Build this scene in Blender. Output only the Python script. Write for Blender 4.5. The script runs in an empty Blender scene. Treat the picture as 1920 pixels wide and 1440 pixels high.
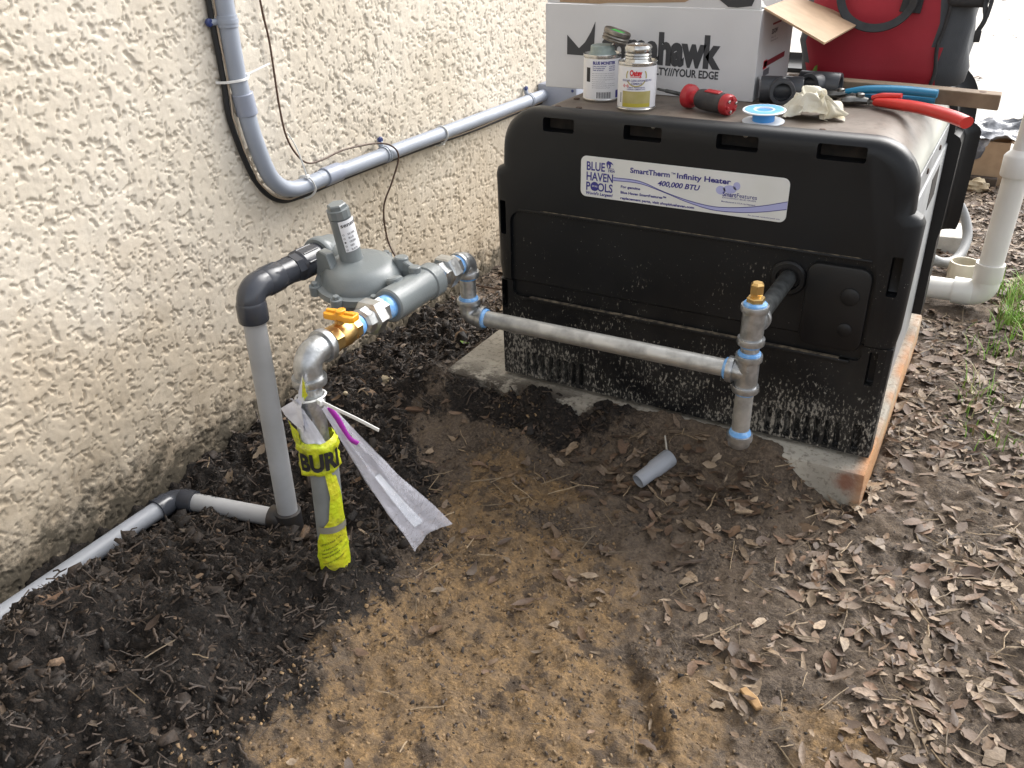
import bpy, bmesh, math, random
import numpy as np
from mathutils import Vector, Matrix
random.seed(7)
rng = np.random.default_rng(11)
SC = bpy.context.scene
COL = SC.collection
R = math.radians

# ------------------------------------------------------------------ camera
cam_d = bpy.data.cameras.new('Camera')
cam = bpy.data.objects.new('Camera', cam_d)
COL.objects.link(cam)
SC.camera = cam
cam_d.sensor_fit = 'HORIZONTAL'
cam_d.sensor_width = 36.0
cam_d.lens = 1650.0 / 1920.0 * 36.0
cam_d.clip_start = 0.02
cam_d.clip_end = 400.0
_yaw, _pit, _rol = R(29.77), R(28.547), R(-1.378)
_f = Vector((-math.sin(_yaw) * math.cos(_pit), math.cos(_yaw) * math.cos(_pit), -math.sin(_pit)))
_r = Vector((math.cos(_yaw), math.sin(_yaw), 0))
_u = _r.cross(_f)
_r2 = math.cos(_rol) * _r + math.sin(_rol) * _u
_u2 = -math.sin(_rol) * _r + math.cos(_rol) * _u
cam.matrix_world = Matrix(((_r2.x, _u2.x, -_f.x, 1.478), (_r2.y, _u2.y, -_f.y, 0.0),
                           (_r2.z, _u2.z, -_f.z, 1.12), (0, 0, 0, 1)))

# ------------------------------------------------------------------ world, sun, exposure
SUN_EL, SUN_DIR = R(43), Vector((0.36, 0.93, 0)).normalized()   # towards the veiled sun, beyond the heater
W = bpy.data.worlds.new('World')
SC.world = W
W.use_nodes = True
nt = W.node_tree
bg = nt.nodes['Background']
sky = nt.nodes.new('ShaderNodeTexSky')
sky.sky_type = 'NISHITA'
sky.sun_disc = False
sky.sun_elevation = SUN_EL
sky.sun_rotation = math.atan2(SUN_DIR.x, SUN_DIR.y)
sky.dust_density = 4.0
sky.air_density = 1.0
hs = nt.nodes.new('ShaderNodeHueSaturation')
hs.inputs['Saturation'].default_value = 0.22
nt.links.new(sky.outputs['Color'], hs.inputs['Color'])
nt.links.new(hs.outputs['Color'], bg.inputs['Color'])
bg.inputs['Strength'].default_value = 0.15
sun_d = bpy.data.lights.new('Sun', 'SUN')
sun_d.energy = 1.0
sun_d.angle = R(55)
sun_d.color = (1.0, 0.97, 0.92)
sun = bpy.data.objects.new('Sun', sun_d)
COL.objects.link(sun)
_sv = Vector((SUN_DIR.x * math.cos(SUN_EL), SUN_DIR.y * math.cos(SUN_EL), math.sin(SUN_EL)))
sun.rotation_euler = _sv.to_track_quat('Z', 'Y').to_euler()
sun.location = _sv * 12
SC.view_settings.view_transform = 'Standard'
SC.view_settings.look = 'None'
SC.view_settings.gamma = 1.0
SC.view_settings.exposure = 1.33
SC.render.engine = 'CYCLES'
SC.cycles.use_denoising = True
SC.cycles.max_bounces = 8

# ------------------------------------------------------------------ helpers: materials
MATS = {}
def mat(name, c1, c2=None, scale=20.0, rough=0.5, metal=0.0, bump=0.0, bscale=None, spec=0.5,
        detail=4.0, contrast=(0.35, 0.65), rough2=None, alpha=None, trans=0.0, coat=0.0):
    if name in MATS:
        return MATS[name]
    m = bpy.data.materials.new(name)
    m.use_nodes = True
    t = m.node_tree
    b = t.nodes['Principled BSDF']
    b.inputs['Base Color'].default_value = (*c1, 1)
    b.inputs['Roughness'].default_value = rough
    b.inputs['Metallic'].default_value = metal
    b.inputs['Specular IOR Level'].default_value = spec
    b.inputs['Coat Weight'].default_value = coat
    if trans:
        b.inputs['Transmission Weight'].default_value = trans
    if alpha is not None:
        b.inputs['Alpha'].default_value = alpha
    co = t.nodes.new('ShaderNodeTexCoord')
    if c2 is not None or rough2 is not None:
        n = t.nodes.new('ShaderNodeTexNoise')
        n.inputs['Scale'].default_value = scale
        n.inputs['Detail'].default_value = detail
        t.links.new(co.outputs['Object'], n.inputs['Vector'])
        rp = t.nodes.new('ShaderNodeMapRange')
        rp.inputs['From Min'].default_value = contrast[0]
        rp.inputs['From Max'].default_value = contrast[1]
        t.links.new(n.outputs['Fac'], rp.inputs['Value'])
        if c2 is not None:
            mx = t.nodes.new('ShaderNodeMix')
            mx.data_type = 'RGBA'
            mx.inputs['A'].default_value = (*c1, 1)
            mx.inputs['B'].default_value = (*c2, 1)
            t.links.new(rp.outputs['Result'], mx.inputs['Factor'])
            t.links.new(mx.outputs['Result'], b.inputs['Base Color'])
        if rough2 is not None:
            mr = t.nodes.new('ShaderNodeMapRange')
            mr.inputs['To Min'].default_value = rough
            mr.inputs['To Max'].default_value = rough2
            t.links.new(rp.outputs['Result'], mr.inputs['Value'])
            t.links.new(mr.outputs['Result'], b.inputs['Roughness'])
    if bump:
        n2 = t.nodes.new('ShaderNodeTexNoise')
        n2.inputs['Scale'].default_value = bscale or scale
        n2.inputs['Detail'].default_value = 5
        t.links.new(co.outputs['Object'], n2.inputs['Vector'])
        bp = t.nodes.new('ShaderNodeBump')
        bp.inputs['Strength'].default_value = 1.0
        bp.inputs['Distance'].default_value = bump
        t.links.new(n2.outputs['Fac'], bp.inputs['Height'])
        t.links.new(bp.outputs['Normal'], b.inputs['Normal'])
    MATS[name] = m
    return m

class NT:
    """small node-graph helper for the bespoke surfaces"""
    def __init__(s, name):
        s.m = bpy.data.materials.new(name); s.m.use_nodes = True
        s.t = s.m.node_tree; s.b = s.t.nodes['Principled BSDF']
        s.co = s.t.nodes.new('ShaderNodeTexCoord').outputs['Object']
        MATS[name] = s.m
    def val(s, sock, v):
        if hasattr(v, 'is_output'):
            s.t.links.new(v, sock)
        else:
            sock.default_value = (*v, 1) if isinstance(v, tuple) and len(v) == 3 and sock.type == 'RGBA' else v
    def noise(s, scale, detail=4, rough=0.5, vec=None, dist=0.0):
        n = s.t.nodes.new('ShaderNodeTexNoise')
        n.inputs['Scale'].default_value = scale; n.inputs['Detail'].default_value = detail
        n.inputs['Roughness'].default_value = rough; n.inputs['Distortion'].default_value = dist
        s.t.links.new(vec or s.co, n.inputs['Vector'])
        return n.outputs['Fac']
    def voro(s, scale, feature='F1', vec=None, out='Distance'):
        n = s.t.nodes.new('ShaderNodeTexVoronoi')
        n.feature = feature
        n.inputs['Scale'].default_value = scale
        s.t.links.new(vec or s.co, n.inputs['Vector'])
        return n.outputs[out]
    def rng(s, v, a, b, c=0.0, d=1.0):
        n = s.t.nodes.new('ShaderNodeMapRange'); n.interpolation_type = 'SMOOTHSTEP'
        s.val(n.inputs['Value'], v); s.val(n.inputs['From Min'], a); s.val(n.inputs['From Max'], b)
        n.inputs['To Min'].default_value = c; n.inputs['To Max'].default_value = d
        return n.outputs['Result']
    def math(s, op, a, b=0.0):
        n = s.t.nodes.new('ShaderNodeMath'); n.operation = op
        s.val(n.inputs[0], a); s.val(n.inputs[1], b)
        return n.outputs[0]
    def mix(s, f, a, b):
        n = s.t.nodes.new('ShaderNodeMix'); n.data_type = 'RGBA'
        s.val(n.inputs['Factor'], f)
        for k, v in (('A', a), ('B', b)):
            s.val(n.inputs[k], v if hasattr(v, 'is_output') else (*v, 1))
        return n.outputs['Result']
    def xyz(s):
        n = s.t.nodes.new('ShaderNodeSeparateXYZ'); s.t.links.new(s.co, n.inputs[0])
        return n.outputs
    def attr(s, name, out='Fac'):
        n = s.t.nodes.new('ShaderNodeAttribute'); n.attribute_name = name
        return n.outputs[out]
    def bump(s, h, dist, strength=1.0):
        n = s.t.nodes.new('ShaderNodeBump'); n.inputs['Distance'].default_value = dist
        n.inputs['Strength'].default_value = strength
        s.t.links.new(h, n.inputs['Height']); s.t.links.new(n.outputs['Normal'], s.b.inputs['Normal'])
    def out(s, color=None, rough=None, metal=None):
        if color is not None: s.val(s.b.inputs['Base Color'], color)
        if rough is not None: s.val(s.b.inputs['Roughness'], rough)
        if metal is not None: s.val(s.b.inputs['Metallic'], metal)
        return s.m

# ------------------------------------------------------------------ helpers: objects
ORG = {}
def tag(o, label=None, cat=None, group=None, kind=None):
    if label: o['label'] = label
    if cat: o['category'] = cat
    if group: o['group'] = group
    if kind: o['kind'] = kind
    return o
def thing(name, label, cat, loc, group=None):
    o = bpy.data.objects.new(name, None)
    o.empty_display_size = 0.05
    COL.objects.link(o); o.location = loc
    ORG[o.name] = Vector(loc)
    return tag(o, label, cat, group)
def mk(name, geo, m, parent=None, org=None, smooth=35, mats=None, fmat=None):
    """one mesh object from world-space geometry; local to its thing's origin"""
    V, F = geo
    o3 = ORG[parent.name] if parent is not None else Vector(org if org is not None else (0, 0, 0))
    me = bpy.data.meshes.new(name)
    V = np.asarray(V, dtype=float).reshape(-1, 3) - np.array(o3)
    me.from_pydata(V.tolist(), [], [list(f) for f in F])
    for mm in (mats or [m]):
        me.materials.append(mm)
    if fmat is not None:
        me.polygons.foreach_set('material_index', fmat)
    if smooth:
        me.polygons.foreach_set('use_smooth', [True] * len(me.polygons))
        if smooth < 180:
            me.set_sharp_from_angle(angle=R(smooth))
    me.update()
    o = bpy.data.objects.new(name, me)
    COL.objects.link(o)
    if parent is not None:
        o.parent = parent
    else:
        o.location = o3
    ORG[o.name] = o3
    return o
def J(*gs):
    V, F = [], []
    for g in gs:
        n = len(V)
        V.extend([tuple(v) for v in g[0]]); F.extend([tuple(i + n for i in f) for f in g[1]])
    return V, F

def frame(d):
    d = Vector(d).normalized()
    a = Vector((0, 0, 1)) if abs(d.z) < 0.9 else Vector((1, 0, 0))
    u = d.cross(a).normalized(); v = d.cross(u).normalized()
    return d, u, v
def loft(rings, cap=(True, True), closed=True):
    V, F = [], []
    n = len(rings[0])
    for r_ in rings: V.extend([tuple(p) for p in r_])
    for k in range(len(rings) - 1):
        a, b = k * n, (k + 1) * n
        for i in range(n if closed else n - 1):
            j = (i + 1) % n
            F.append((a + i, a + j, b + j, b + i))
    if cap[0]: F.append(tuple(range(n - 1, -1, -1)))
    if cap[1]: F.append(tuple(range((len(rings) - 1) * n, len(rings) * n)))
    return V, F
def rod(p, d, prof, n=24, cap=(True, True), ph=0.0):
    """revolve prof [(t, r)...] round the axis p + t d"""
    d, u, v = frame(d); p = Vector(p)
    rings = []
    for t, r in prof:
        c = p + d * t
        rings.append([c + (u * math.cos(a) + v * math.sin(a)) * r for a in
                      [ph + 2 * math.pi * i / n for i in range(n)]])
    V, F = loft(rings, cap)
    return V, [tuple(reversed(f)) for f in F]
def seg(p, q, r, n=20, r2=None):
    p, q = Vector(p), Vector(q)
    L = (q - p).length
    return rod(p, q - p, [(0, r), (L, r if r2 is None else r2)], n)
def pipe_h(p, q, ro, ri, n=28):
    """hollow pipe, open ends"""
    p, q = Vector(p), Vector(q); L = (q - p).length; e = 0.0008
    return rod(p, q - p, [(L * .5, ri), (0.0, ri), (0, ro - e), (e, ro), (L - e, ro), (L, ro - e), (L, ri), (L * .5, ri)], n, (False, False))
def fillet(pts, rad, k=8):
    pts = [Vector(p) for p in pts]; out = [pts[0]]
    for i in range(1, len(pts) - 1):
        a, b, c = pts[i - 1], pts[i], pts[i + 1]
        d1, d2 = (a - b).normalized(), (c - b).normalized()
        ang = d1.angle(d2)
        t = min(rad / math.tan(ang / 2), (a - b).length * .49, (c - b).length * .49)
        s, e = b + d1 * t, b + d2 * t
        bis = (d1 + d2).normalized(); rr = t * math.tan(ang / 2)
        o = b + bis * (rr / math.sin(ang / 2))
        v0, v1 = s - o, e - o
        tot = v0.angle(v1); ax = v0.cross(v1).normalized()
        for j in range(k + 1):
            out.append(o + Matrix.Rotation(tot * j / k, 3, ax) @ v0)
    out.append(pts[-1]); return out
def smooth_path(pts, k=8):
    """Catmull-Rom through pts"""
    P = [Vector(p) for p in pts]; P = [2 * P[0] - P[1]] + P + [2 * P[-1] - P[-2]]; out = []
    for i in range(1, len(P) - 2):
        for j in range(k):
            t = j / k; a, b, c, d = P[i - 1:i + 3]
            out.append(0.5 * ((2 * b) + (c - a) * t + (2 * a - 5 * b + 4 * c - d) * t * t + (3 * b - a - 3 * c + d) * t ** 3))
    out.append(P[-2]); return out
def tube(path, r, n=16, cap=True, flat=None):
    path = [Vector(p) for p in path]
    rs = r if isinstance(r, (list, tuple)) else [r] * len(path)
    rings = []; u = None
    for i, p in enumerate(path):
        d = (path[min(i + 1, len(path) - 1)] - path[max(i - 1, 0)]).normalized()
        if u is None:
            _, u, v = frame(d)
        u = (u - d * u.dot(d)).normalized(); v = d.cross(u)
        fu, fv = flat or (1, 1)
        rings.append([p + (u * math.cos(a) * fu + v * math.sin(a) * fv) * rs[i] for a in [2 * math.pi * k / n for k in range(n)]])
    return loft(rings, (cap, cap))
def box(x0, x1, y0, y1, z0, z1):
    V = [(x, y, z) for z in (z0, z1) for y in (y0, y1) for x in (x0, x1)]
    return V, [(0, 2, 3, 1), (4, 5, 7, 6), (0, 1, 5, 4), (2, 6, 7, 3), (0, 4, 6, 2), (1, 3, 7, 5)]
def bev(geo, w, segs=2):
    bm = bmesh.new()
    vs = [bm.verts.new(v) for v in geo[0]]
    for f in geo[1]: bm.faces.new([vs[i] for i in f])
    bm.normal_update()
    bmesh.ops.bevel(bm, geom=[e for e in bm.edges if e.calc_face_angle(0) > 0.5], offset=w, segments=segs, profile=0.5, affect='EDGES')
    bm.verts.index_update()
    V = [tuple(v.co) for v in bm.verts]; F = [tuple(v.index for v in f.verts) for f in bm.faces]
    bm.free(); return V, F
def rbox(x0, x1, y0, y1, z0, z1, w=0.003, segs=2):
    return bev(box(x0, x1, y0, y1, z0, z1), w, segs)
def xf(geo, M):
    return [tuple(M @ Vector(v)) for v in geo[0]], geo[1]
def place(geo, loc, rz=0, rx=0, ry=0, s=1.0):
    M = Matrix.Translation(loc) @ Matrix.Rotation(rz, 4, 'Z') @ Matrix.Rotation(ry, 4, 'Y') @ Matrix.Rotation(rx, 4, 'X') @ Matrix.Scale(s, 4)
    return xf(geo, M)
def prism(poly, fn, t):
    """extrude a 2-D polygon; fn(u, v, w) -> world; w from 0 (front) to t"""
    n = len(poly)
    V = [fn(u, v, 0) for u, v in poly] + [fn(u, v, t) for u, v in poly]
    F = [tuple(range(n)), tuple(range(2 * n - 1, n - 1, -1))] + [(i, n + i, n + (i + 1) % n, (i + 1) % n) for i in range(n)]
    return V, F
def rrect(u0, u1, v0, v1, r, k=5):
    out = []
    for cx, cy, a0 in ((u1 - r, v0 + r, -90), (u1 - r, v1 - r, 0), (u0 + r, v1 - r, 90), (u0 + r, v0 + r, 180)):
        for j in range(k + 1):
            a = R(a0 + 90 * j / k); out.append((cx + r * math.cos(a), cy + r * math.sin(a)))
    return out
def fixn(geo):
    bm = bmesh.new(); vs = [bm.verts.new(v) for v in geo[0]]
    for f in geo[1]:
        try: bm.faces.new([vs[i] for i in f])
        except ValueError: pass
    bmesh.ops.recalc_face_normals(bm, faces=bm.faces[:])
    bm.verts.index_update()
    V = [tuple(v.co) for v in bm.verts]; F = [tuple(v.index for v in f.verts) for f in bm.faces]
    bm.free(); return V, F
def cut(base, cutters, bevel=None):
    """base minus cutters (boolean), as plain geometry"""
    def tmp(g):
        me = bpy.data.meshes.new('tmp'); me.from_pydata([tuple(v) for v in g[0]], [], [list(f) for f in g[1]])
        o = bpy.data.objects.new('tmp', me); COL.objects.link(o); return o
    b = tmp(base); cs = tmp(fixn(J(*cutters)))
    md = b.modifiers.new('b', 'BOOLEAN'); md.operation = 'DIFFERENCE'; md.object = cs; md.solver = 'EXACT'
    if bevel:
        bv = b.modifiers.new('v', 'BEVEL'); bv.width = bevel; bv.segments = 2; bv.limit_method = 'ANGLE'; bv.angle_limit = R(40)
    dg = bpy.context.evaluated_depsgraph_get()
    me = b.evaluated_get(dg).to_mesh()
    V = [tuple(v.co) for v in me.vertices]; F = [tuple(p.vertices) for p in me.polygons]
    b.evaluated_get(dg).to_mesh_clear()
    for o in (b, cs):
        m_ = o.data; bpy.data.objects.remove(o); bpy.data.meshes.remove(m_)
    return V, F
def text2d(s, size=None, width=None, bold=0.0, shear=0.0, height=None):
    """flat glyph mesh: verts (u, v), origin at left of baseline; scaled to width / cap height"""
    cu = bpy.data.curves.new('t', 'FONT'); cu.body = s; cu.size = 1.0; cu.shear = shear
    cu.offset = bold; cu.resolution_u = 3
    o = bpy.data.objects.new('t', cu); COL.objects.link(o)
    dg = bpy.context.evaluated_depsgraph_get(); dg.update()
    me = o.evaluated_get(dg).to_mesh()
    V = np.array([v.co[:2] for v in me.vertices]); F = [tuple(p.vertices) for p in me.polygons]
    o.evaluated_get(dg).to_mesh_clear()
    bpy.data.objects.remove(o); bpy.data.curves.remove(cu)
    V[:, 0] -= V[:, 0].min()
    h = height if height else (size or 1.0) * 0.73
    sy = h / 0.73
    sx = width / V[:, 0].max() if width else sy
    return V * [sx, sy], F
def on_front(y, x0, z0):
    return lambda V: [(x0 + u, y, z0 + v) for u, v in V]
def on_can(cx, cy, r, phi0, z0):
    return lambda V: [(cx + r * math.sin(phi0 + u / r), cy - r * math.cos(phi0 + u / r), z0 + v) for u, v in V]
def txt(name, s, m, parent, mapf, **k):
    V, F = text2d(s, **k)
    return mk(name, (mapf(V), F), m, parent, smooth=0)
def txtg(s, mapf, **k):
    V, F = text2d(s, **k)
    return mapf(V), F
def grid2(u0, u1, nu, v0, v1, nv, fn):
    V = [fn(u0 + (u1 - u0) * i / nu, v0 + (v1 - v0) * j / nv) for j in range(nv + 1) for i in range(nu + 1)]
    F = [(j * (nu + 1) + i, j * (nu + 1) + i + 1, (j + 1) * (nu + 1) + i + 1, (j + 1) * (nu + 1) + i) for j in range(nv) for i in range(nu)]
    return V, F

# ------------------------------------------------------------------ numpy gradient noise
_perm = rng.permutation(512).astype(np.int64)
_ga = rng.uniform(0, 2 * np.pi, 512)
def gn(x, y, seed=0):
    x = np.asarray(x, float) + seed * 17.31; y = np.asarray(y, float) + seed * 9.77
    xi = np.floor(x).astype(np.int64); yi = np.floor(y).astype(np.int64)
    xf_, yf = x - xi, y - yi
    u = xf_ ** 3 * (xf_ * (xf_ * 6 - 15) + 10); v = yf ** 3 * (yf * (yf * 6 - 15) + 10)
    def g(ix, iy, dx, dy):
        a = _ga[_perm[(_perm[ix & 511] + iy) & 511]]
        return np.cos(a) * dx + np.sin(a) * dy
    a = g(xi, yi, xf_, yf); b = g(xi + 1, yi, xf_ - 1, yf); c = g(xi, yi + 1, xf_, yf - 1); d = g(xi + 1, yi + 1, xf_ - 1, yf - 1)
    return (a + (b - a) * u + (c - a) * v + (a - b - c + d) * u * v) * 1.5
def fbm(x, y, o=4, seed=0, gain=0.5):
    s = 0; a = 1
    for k in range(o):
        s = s + a * gn(x * 2 ** k, y * 2 ** k, seed + k * 3); a *= gain
    return s
def sst(a, b, v):
    t = np.clip((v - a) / (b - a), 0, 1); return t * t * (3 - 2 * t)
def axis_pts(spec):
    out = []
    for a, b, st in spec:
        out.extend(np.linspace(a, b, max(1, int(round((b - a) / st))), endpoint=False))
    out.append(spec[-1][1]); return np.array(out)
def sheet(name, P, nu, nv, m, parent=None, org=(0, 0, 0), attrs=None, flip=False):
    """grid mesh from an array of points (nv, nu, 3)"""
    me = bpy.data.meshes.new(name)
    P = P.reshape(-1, 3) - np.array(ORG[parent.name] if parent is not None else org)
    i = (np.arange(nv - 1)[:, None] * nu + np.arange(nu - 1)[None]).ravel()
    q = np.stack([i, i + 1, i + nu + 1, i + nu], 1)
    if flip: q = q[:, ::-1]
    me.vertices.add(len(P)); me.vertices.foreach_set('co', P.ravel())
    me.loops.add(q.size); me.loops.foreach_set('vertex_index', q.ravel().astype(np.int32))
    me.polygons.add(len(q)); me.polygons.foreach_set('loop_start', np.arange(0, q.size, 4, dtype=np.int32))
    me.polygons.foreach_set('use_smooth', np.ones(len(q), bool))
    me.update(calc_edges=True)
    for k, a in (attrs or {}).items():
        at = me.attributes.new(k, 'FLOAT', 'POINT'); at.data.foreach_set('value', a.ravel().astype(np.float32))
    me.materials.append(m)
    o = bpy.data.objects.new(name, me); COL.objects.link(o)
    if parent is not None:
        o.parent = parent; ORG[o.name] = ORG[parent.name]
    else:
        o.location = org; ORG[o.name] = Vector(org)
    return o

# ================================================================== THE SETTING
# ------------------------------------------------------------------ house wall (knock-down stucco) and roof
g = NT('stucco')
z_ = g.xyz()[2]
low = g.noise(3.0, 3)
base = g.mix(g.rng(low, .35, .65), (0.645, 0.58, 0.48), (0.705, 0.645, 0.55))
fine = g.noise(260, 3)
base = g.mix(g.rng(fine, .3, .7, 0, .22), base, (0.56, 0.485, 0.37))
blot = g.noise(11.0, 5, .62)
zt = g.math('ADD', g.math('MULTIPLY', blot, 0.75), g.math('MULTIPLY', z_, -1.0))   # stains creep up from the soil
d0 = g.rng(g.math('ADD', g.math('MULTIPLY', g.noise(4.0, 4, .6), .9), g.math('MULTIPLY', z_, -1.0)), -.25, .30)   # patchy tan tone, stronger towards the bottom
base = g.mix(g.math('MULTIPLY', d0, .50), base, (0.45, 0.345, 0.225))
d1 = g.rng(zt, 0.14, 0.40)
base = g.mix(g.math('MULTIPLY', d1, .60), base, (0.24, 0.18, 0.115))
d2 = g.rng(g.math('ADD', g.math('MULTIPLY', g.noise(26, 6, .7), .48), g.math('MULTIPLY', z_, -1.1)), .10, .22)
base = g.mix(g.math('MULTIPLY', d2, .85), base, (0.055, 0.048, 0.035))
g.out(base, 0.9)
g.b.inputs['Specular IOR Level'].default_value = 0.25
g.bump(g.noise(420, 4, .65), 0.0008)
M_STUCCO = g.m
M_SOFFIT = mat('soffit_paint', (0.7, 0.69, 0.66), (0.62, 0.61, 0.58), 6, .7)
M_SHINGLE = mat('roof_shingle', (0.09, 0.08, 0.075), (0.05, 0.045, 0.04), 30, .9, bump=.004)

house = thing('house', 'house wall in cream knockdown stucco behind the pipes', 'house', (0, 0, 0))
ys = axis_pts([(-4, 0.3, .05), (0.3, 0.6, .008), (0.6, 2.0, .0026), (2.0, 2.95, .0038), (2.95, 4.3, .04)])
zs = axis_pts([(-.25, -.06, .05), (-.06, 1.04, .0027), (1.06, 1.3, .012), (1.3, 2.5, .06)])
Yg, Zg = np.meshgrid(ys, zs)
wx = Yg + .012 * gn(Yg * 30, Zg * 30, 5); wz = Zg + .012 * gn(Yg * 30, Zg * 30, 6)
n1 = .75 * gn(wx * 36, wz * 42, 1) + .75 * gn(wx * 78, wz * 86, 2) + .42 * gn(Yg * 160, Zg * 160, 3)
big = .22 * gn(Yg * 7, Zg * 7, 4)
t1 = np.clip((n1 + .50 + big) / .10, 0, 1)
plate = t1 * t1 * (3 - 2 * t1)
lin = np.abs(gn(wx * 27, wz * 31, 14) + .35 * gn(Yg * 95, Zg * 95, 15))
lin = sst(.10, .035, lin) * sst(.02, .16, gn(Yg * 33, Zg * 33, 16) + .5 * gn(Yg * 80, Zg * 80, 18))
plate = np.minimum(plate, 1 - .95 * lin)
tilt = .0011 * gn(Yg * 24, Zg * 24, 9) + .0005 * gn(Yg * 90, Zg * 90, 10) + .004 * gn(Yg * 2.2, Zg * 2.2, 12)
Xg = .0040 * plate + tilt - .001
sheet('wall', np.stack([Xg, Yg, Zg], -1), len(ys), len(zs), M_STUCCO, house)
mk('wall_end', box(-.2, -.006, 4.25, 4.296, -.25, 2.5), M_STUCCO, house, smooth=0)
mk('wall_core', box(-4, -.012, -4, 4.24, -.3, 2.49), M_SOFFIT, house, smooth=0)
mk('soffit', box(-.05, .10, -4.3, 4.6, 2.5, 2.53), M_SOFFIT, house, smooth=0)
mk('fascia', box(.10, .125, -4.3, 4.6, 2.46, 2.66), M_SOFFIT, house, smooth=0)
mk('roof', ([(.15, -4.3, 2.67), (.15, 4.6, 2.67), (-4, 4.6, 3.9), (-4, -4.3, 3.9), (.15, -4.3, 2.661), (.15, 4.6, 2.661), (-4, 4.6, 2.661), (-4, -4.3, 2.661)],
            [(0, 1, 2, 3), (4, 7, 6, 5), (0, 4, 5, 1), (1, 5, 6, 2), (2, 6, 7, 3), (3, 7, 4, 0)]), M_SHINGLE, house, smooth=0)

# ------------------------------------------------------------------ ground
def ga(x, y, cx, cy, sx, sy):
    return np.exp(-(((x - cx) / sx) ** 2 + ((y - cy) / sy) ** 2))
def sand_f(x, y):
    xl = .655 - .10 * sst(1.08, 1.30, y) - .03 * sst(.9, .5, y)
    xr = np.interp(y, [.3, .876, 1.04, 1.18, 1.34, 1.45, 1.52], [1.36, 1.27, 1.165, 1.01, .82, .68, .56])
    return np.maximum(np.minimum(x - xl, (xr - x) * .55 + .02), .10 * (1 - ((x - 1.47) / .17) ** 2 - ((y - 1.0) / .09) ** 2))
def dark_f(x, y):
    """dug-over black mulch: the heap by the vent pipe and the bed along the wall"""
    heap = .66 - .02 * np.sin(y * 9) - x
    heap = np.where(y < 1.12, heap, .66 - .30 * sst(1.1, 1.5, y) - x)
    heap = np.maximum(heap, .09 * (1 - ((x - .62) / .26) ** 2 - ((y - 1.62) / .085) ** 2))
    return heap
def relief(x, y):
    x = np.asarray(x, float); y = np.asarray(y, float)
    h = .105 * ga(x, y, .36, .62, .25, .24) * (1 + .6 * gn(x * 8, y * 8, 27)) + .030 * ga(x, y, .18, .42, .2, .2)
    h = h + .050 * ga(x, y, .56, .93, .10, .10) - .055 * ga(x, y, .26, 1.06, .15, .09)
    h = h + .028 * ga(x, y, .32, 1.56, .22, .16) + .035 * ga(x, y, .15, 1.75, .16, .5)
    h = h + .102 * np.exp(-((y - 1.65) / .078) ** 2) * sst(.46, .66, x) * sst(1.32, 1.16, x) * (1 - .35 * ga(x, y, .72, 1.62, .06, .2))
    h = h + .060 * ga(x, y, .42, 1.60, .13, .055) + .052 * ga(x, y, .325, 1.78, .05, .22)
    pipe = ga(x, y, .045, .55, .055, 9) * sst(1.12, 1.0, y)
    h = h * (1 - pipe) + (-.037) * pipe
    # furrow scraped in the sand
    s = (x - 1.08) * (-.79) + (y - 1.06) * (-.62); t = (x - 1.08) * .61 + (y - 1.06) * (-.79)
    along = sst(-.02, .03, t) * sst(.30, .2, t)
    h = h - .014 * along * np.exp(-(s / .012) ** 2) + .008 * along * np.exp(-((s + .025) / .014) ** 2)
    fade = sst(6, 2.5, np.abs(y - 1.5) + np.abs(x - 1))
    rough = .95 + 1.25 * sst(-.03, .08, dark_f(x, y)) * sst(2.3, 1.9, y)
    n = .010 * fbm(x * 9, y * 9, 3, 21) + .0065 * fbm(x * 18, y * 18, 2, 23) + .006 * fbm(x * 38, y * 38, 3, 25) + .0042 * np.abs(fbm(x * 110, y * 110, 2, 31))
    h = h + n * rough * fade
    inpad = sst(.35, .40, x) * sst(1.375, 1.355, x) * sst(1.66, 1.70, y) * sst(2.55, 2.45, y)
    return h * (1 - inpad) - .02 * inpad
gx = axis_pts([(-60, -6, 9), (-6, -.3, .6), (-.3, 0, .05), (0, 1.8, .0052), (1.8, 2.6, .02), (2.6, 6, .3), (6, 60, 9)])
gy = axis_pts([(-60, -4, 8), (-4, 0, .3), (0, .3, .03), (.3, 2.2, .0052), (2.2, 3.4, .012), (3.4, 5, .05), (5, 12, .5), (12, 90, 9)])
GX, GY = np.meshgrid(gx, gy)
GZ = relief(GX, GY)
GZ = np.where(GX < -.05, -.05, GZ)
sandA = sst(-.13, .13, sand_f(GX, GY) + .10 * fbm(GX * 7, GY * 7, 4, 41)) * sst(1.62, 1.48, GY) * (GX > 0) * (GY > .1)
darkA = sst(-.09, .09, dark_f(GX, GY) + .08 * fbm(GX * 8, GY * 8, 4, 44)) * sst(2.6, 1.7, GY)
g = NT('soil')
sa, da = g.attr('sand'), g.attr('dark')
p1 = g.noise(34, 7, .68); p2 = g.noise(9, 5, .6); p3 = g.noise(150, 5, .7)
mud = g.mix(g.rng(p2, .35, .65), (0.058, 0.043, 0.032), (0.125, 0.094, 0.069))
mud = g.mix(g.rng(p3, .42, .62, 0, .8), mud, (0.175, 0.132, 0.094))
sandc = g.mix(g.rng(p1, .35, .65), (0.33, 0.21, 0.098), (0.20, 0.138, 0.082))
sandc = g.mix(g.rng(p3, .40, .60, 0, .6), sandc, (0.10, 0.068, 0.042))
sandc = g.mix(g.rng(g.noise(15, 6, .65), .53, .62, 0, .85), sandc, (0.065, 0.047, 0.034))
blk = g.mix(g.rng(p3, .38, .66), (0.008, 0.0065, 0.0055), (0.034, 0.025, 0.019))
sm = g.rng(g.math('ADD', sa, g.math('ADD', g.math('MULTIPLY', g.math('SUBTRACT', p1, .5), 1.7), g.math('MULTIPLY', g.math('SUBTRACT', p2, .5), 1.5))), .38, .80)
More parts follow.
